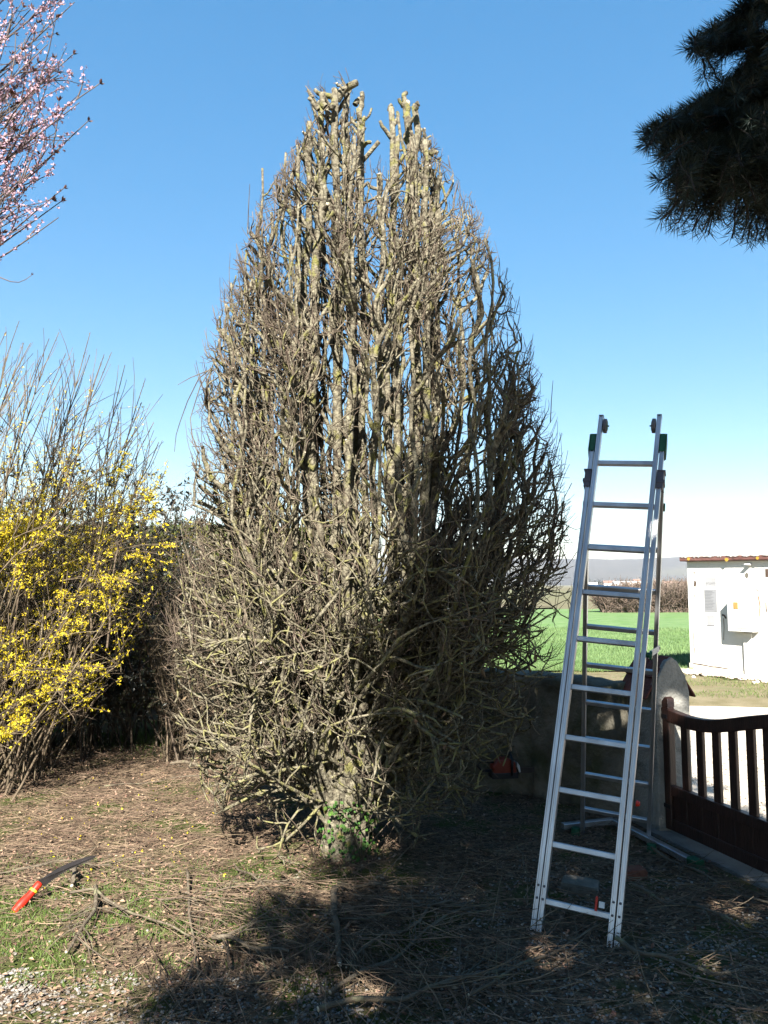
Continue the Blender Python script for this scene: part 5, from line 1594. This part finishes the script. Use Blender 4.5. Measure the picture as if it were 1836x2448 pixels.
# ================================================================== LITTER
r = np.random.default_rng(123)
def area(n, x0, x1, y0, y1):
    x = r.uniform(x0, x1, n); y = y0 + (y1 - y0) * r.random(n) ** 1.15
    k_ = (side(x, y) < -.16) & (np.abs(x) < y * .62 + .6) & ~((y > 7.0) & (x > .0))
    return x[k_], y[k_]
x, y = area(34000, -5.5, 3.0, 2.9, 9.4)
dn_ = np.clip((vnoise(x * 1.1, y * 1.1, 41) * .55 + vnoise(x * 3, y * 3, 42) * .45 - .18) * 2.4, .08, 1)
grz = np.exp(-(((x + 1.75) / .55) ** 2 + ((y - 4.15) / .32) ** 2))
grv = (y < 3.95) & (x < .1)
dn_ *= np.where(grz > .4, .45, 1) * np.where(grv, .6, 1)
k_ = r.random(len(x)) < dn_; x, y = x[k_], y[k_]; n = len(x)
z = gh(x, y) + r.random(n) ** 1.6 * .045 + .002
L_ = r.uniform(.03, .26, n) * np.where(r.random(n) < .12, 1.9, 1)
a = r.normal(0.15, .75, n) + np.pi * (r.random(n) < .5)
Q = grow(np.stack([x, y, z], -1), np.stack([np.cos(a), np.sin(a), r.normal(0, .10, n)], -1), L_, 5, .09, 0, r=r)
g_ = gh(Q[:, :, 0], Q[:, :, 1]); Q[:, :, 2] = np.maximum(Q[:, :, 2], g_ + .002)
ok = (side(Q[:, :, 0], Q[:, :, 1]) < -.15).all(1); Q = Q[ok]; n = len(Q)
rs = r.uniform(.0008, .0026, n); nb = NB(); nb.tubes(Q, taper(rs, rs * .6, 5), 3)
for cx_, cy_, sx_, sy_, am, asd, m_ in ((-.55, 4.25, .45, .35, -1.05, .45, 230), (-.1, 3.85, .4, .3, -1.2, .5, 170), (-.9, 4.6, .4, .2, -.5, .4, 120), (.7, 3.9, .6, .4, .5, .5, 130), (1.6, 4.0, .5, .6, -.55, .35, 120), (-2.2, 6.4, .8, .7, .2, .5, 110)):
    px_ = cx_ + r.normal(0, sx_, m_); py_ = np.maximum(cy_ + r.normal(0, sy_, m_), 3.0)
    a = am + r.normal(0, asd, m_)
    q = grow(np.stack([px_, py_, gh(px_, py_) + r.uniform(.01, .09, m_)], -1), np.stack([np.cos(a), np.sin(a), r.normal(.03, .07, m_)], -1), r.uniform(.2, .75, m_), 8, .05, -.006, r=r)
    q[:, :, 2] = np.maximum(q[:, :, 2], gh(q[:, :, 0], q[:, :, 1]) + .004)
    q = q[(side(q[:, :, 0], q[:, :, 1]) < -.15).all(1)]
    rs = r.uniform(.0014, .0036, len(q)); nb.tubes(q, taper(rs, rs * .45, 8), 4)
tag(nb.build('fallen_twigs', M['fallen']), 'carpet of thin brown fallen twigs over the garden floor', 'twigs', kind='stuff')
x, y = area(52000, -5.5, 3.0, 2.9, 9.4); n = len(x)
z = gh(x, y) + .004 + r.random(n) ** 2 * .03
v = nrm(np.stack([r.normal(size=n), r.normal(size=n), r.normal(0, .35, n)], -1)); L_ = r.uniform(.005, .017, (n, 1))
u = nrm(np.cross(v, np.stack([r.normal(0, .3, n), r.normal(0, .3, n), np.ones(n)], -1))) * L_ * r.uniform(.35, .8, (n, 1))
nb = NB(); nb.quads(np.stack([x, y, z], -1), u, v * L_, 0, .5)
tag(nb.build('leaf_litter', M['litterleaf']), 'small dry brown leaves scattered over the garden floor', 'leaves', kind='stuff')
# fallen yellow petals
n = 90; x = r.uniform(-3.2, -.9, n); y = r.uniform(4.6, 7.4, n); x[:12] = r.uniform(-1.9, -1.1, 12); y[:12] = r.uniform(4.9, 5.4, 12)
nb = NB(); v = nrm(np.stack([r.normal(size=n), r.normal(size=n), r.uniform(.1, .6, n)], -1)); L_ = r.uniform(.006, .012, (n, 1))
for j in range(3):
    v = nrm(v + r.normal(0, .6, (n, 3))); nb.quads(np.stack([x, y, gh(x, y) + .03], -1) + v * L_, rand_perp(v, r) * L_ * .35, v * L_, 0, .2)
tag(nb.build('fallen_petals', M['fors']), 'yellow forsythia petals dropped on the brown litter', 'petals', kind='stuff')
# gravel
ph = (1 + 5 ** .5) / 2
iv = nrm(np.array([(-1, ph, 0), (1, ph, 0), (-1, -ph, 0), (1, -ph, 0), (0, -1, ph), (0, 1, ph), (0, -1, -ph), (0, 1, -ph), (ph, 0, -1), (ph, 0, 1), (-ph, 0, -1), (-ph, 0, 1)], float))
it = np.array([(0, 11, 5), (0, 5, 1), (0, 1, 7), (0, 7, 10), (0, 10, 11), (1, 5, 9), (5, 11, 4), (11, 10, 2), (10, 7, 6), (7, 1, 8), (3, 9, 4), (3, 4, 2), (3, 2, 6), (3, 6, 8), (3, 8, 9), (4, 9, 5), (2, 4, 11), (6, 2, 10), (8, 6, 7), (9, 8, 1)])
def stones(name, x, y, z, s_, m, lb, flat=.6):
    n = len(x)
    V = iv[None] * (1 + r.uniform(-.25, .25, (n, 12, 1)))
    sc_ = s_[:, None, None] * np.stack([r.uniform(.7, 1.4, n), r.uniform(.7, 1.2, n), r.uniform(flat * .6, flat * 1.2, n)], -1)[:, None]
    V = V * sc_
    a = r.uniform(0, 6.28, n); ca, sa_ = np.cos(a)[:, None], np.sin(a)[:, None]
    b = r.normal(0, .4, n); cb, sb_ = np.cos(b)[:, None], np.sin(b)[:, None]
    X_, Y_, Z_ = V[..., 0], V[..., 1], V[..., 2]
    Y_, Z_ = Y_ * cb - Z_ * sb_, Y_ * sb_ + Z_ * cb
    X_, Y_ = X_ * ca - Y_ * sa_, X_ * sa_ + Y_ * ca
    V = np.stack([X_ + x[:, None], Y_ + y[:, None], Z_ + z[:, None]], -1)
    nb = NB(); nb.raw(V.reshape(-1, 3), (it[None] + 12 * np.arange(n)[:, None, None]).reshape(-1, 3))
    return tag(nb.build(name, m), lb, 'stones', kind='stuff')
x, y = area(60000, -2.6, 3.0, 2.9, 5.4)
ed = 3.78 + .30 * (vnoise(x * 2, y * 2, 51) - .5) + .10 * (vnoise(x * 9, y * 9, 52) - .5)
lft_ = np.where(y < ed, np.clip((vnoise(x * 4, y * 4, 57) - .25) * 2.2, .12, 1), .012)
rgt_ = np.clip((vnoise(x * 3.5, y * 3.5, 53) - .5) * 1.4, 0.03, .6) * np.where(y < 4.9, 1, .15) * (x > .2)
pr = np.where(x < .25, lft_, rgt_); pr = np.where((y < ed + .1) & (x > .25), np.maximum(pr, .22), pr)
k_ = r.random(len(x)) < pr; x, y = x[k_], y[k_]; n = len(x)
stones('white_gravel', x, y, gh(x, y) + r.uniform(-.002, .012, n), r.uniform(.004, .0105, n), M['gravel'], 'white gravel showing through the twigs in front')
# rubble at the foot of the hut
n = 1500; s_ = r.uniform(-.4, 3.2, n); of = np.abs(r.normal(0, .22, n)) + .02
x = A.x + T.x * s_ + NO.x * of; y = A.y + T.y * s_ + NO.y * of
stones('hut_rubble', x, y, x * 0 + .05 + r.uniform(0, .03, n), r.uniform(.018, .05, n), M['lane'], 'pale rubble along the foot of the white hut', .7)
n = 9000; x = r.uniform(1.9, 6.5, n); y = r.uniform(4.5, 9.5, n); k_ = side(x, y) > .15; x, y = x[k_], y[k_]
stones('lane_pebbles', x, y, x * 0 + .004, r.uniform(.004, .012, len(x)), M['lane'], 'pale pebbles on the lane outside the gate', .6)
# grass
def blades(name, x, y, z0, h_, wd_, m, lb, lean=.35):
    n = len(x); k = 4
    Pt = grow(np.stack([x, y, z0], -1), np.stack([r.normal(0, lean, n), r.normal(0, lean, n), np.ones(n)], -1), h_, k, .12, -.12, r=r)
    nb = NB()
    a = r.uniform(0, np.pi, n); U_ = np.stack([np.cos(a), np.sin(a), np.zeros(n)], -1)[:, None] * (wd_ * np.array([1, .9, .6, .08]))[None, :, None]
    vs = np.stack([Pt - U_, Pt + U_], 2).reshape(-1, 3)
    b = np.arange(n)[:, None] * 8 + np.arange(3)[None] * 2
    q = np.stack([b, b + 1, b + 3, b + 2], -1).reshape(-1, 4)
    nb.v.append(vs); nb.n = len(vs); nb.q.append(q); nb.mq.append(np.zeros(len(q), int))
    return tag(nb.build(name, m), lb, 'grass', kind='stuff')
n = 60000; x = r.uniform(-3.0, -.2, n); y = r.uniform(3.6, 5.3, n)
d_ = np.exp(-(((x + 1.75) / .8) ** 2 + ((y - 4.25) / .42) ** 2)) * 2.2 + .25
d_ *= np.clip((vnoise(x * 6, y * 6, 61) - .32) * 3, .03, 1)
k_ = r.random(n) < d_; x, y = x[k_], y[k_]
blades('lawn_grass', x, y, gh(x, y), r.uniform(.015, .05, len(x)), .002, M['grass'], 'patch of short green grass around the pruning saw', .8)
n = 5000; x = r.normal(-2.25, .55, n); y = r.normal(9.2, .35, n)
blades('far_grass', x, y, gh(x, y), r.uniform(.05, .16, n), .003, M['grass'], 'tuft of taller green grass behind the lower left branches')
n = 60000; x = r.uniform(1.5, 12, n); y = 16.2 + 16 * r.random(n) ** 1.6 - .06 * (x - 5); k_ = r.random(n) < .9
blades('wheat_blades', x, y, x * 0 + .05, r.uniform(.05, .13, n), .006, M['wheat'], 'young green wheat growing at the near edge of the field', .3)
n = 14000; x = r.uniform(1.0, 9, n); y = 12.2 + 4 * r.random(n) - .17 * (x - 5)
k_ = vnoise(x * 1.4, y * 1.4, 66) > .5; x, y = x[k_], y[k_]
blades('verge_grass', x, y, x * 0 + .03, r.uniform(.02, .07, len(x)), .004, M['grass'], 'sparse green grass on the dry verge before the hut', .5)

# ================================================================== HAZE
mb = MB(); mb.box((0, 2600, 68.5), (6200, 0, 0), (0, 3400, 0), (0, 0, 70.5))
hz_ = mb.build('haze', [])
hm = bpy.data.materials.new('haze_air'); hm.use_nodes = True
t = hm.node_tree; t.nodes.remove(t.nodes['Principled BSDF'])
pv = t.nodes.new('ShaderNodeVolumePrincipled'); pv.inputs['Color'].default_value = (.86, .90, 1.0, 1); pv.inputs['Density'].default_value = 0.00010
t.links.new(pv.outputs[0], t.nodes['Material Output'].inputs['Volume'])
hz_.data.materials.append(hm)
tag(hz_, 'pale morning haze over the plain', 'haze', kind='stuff')
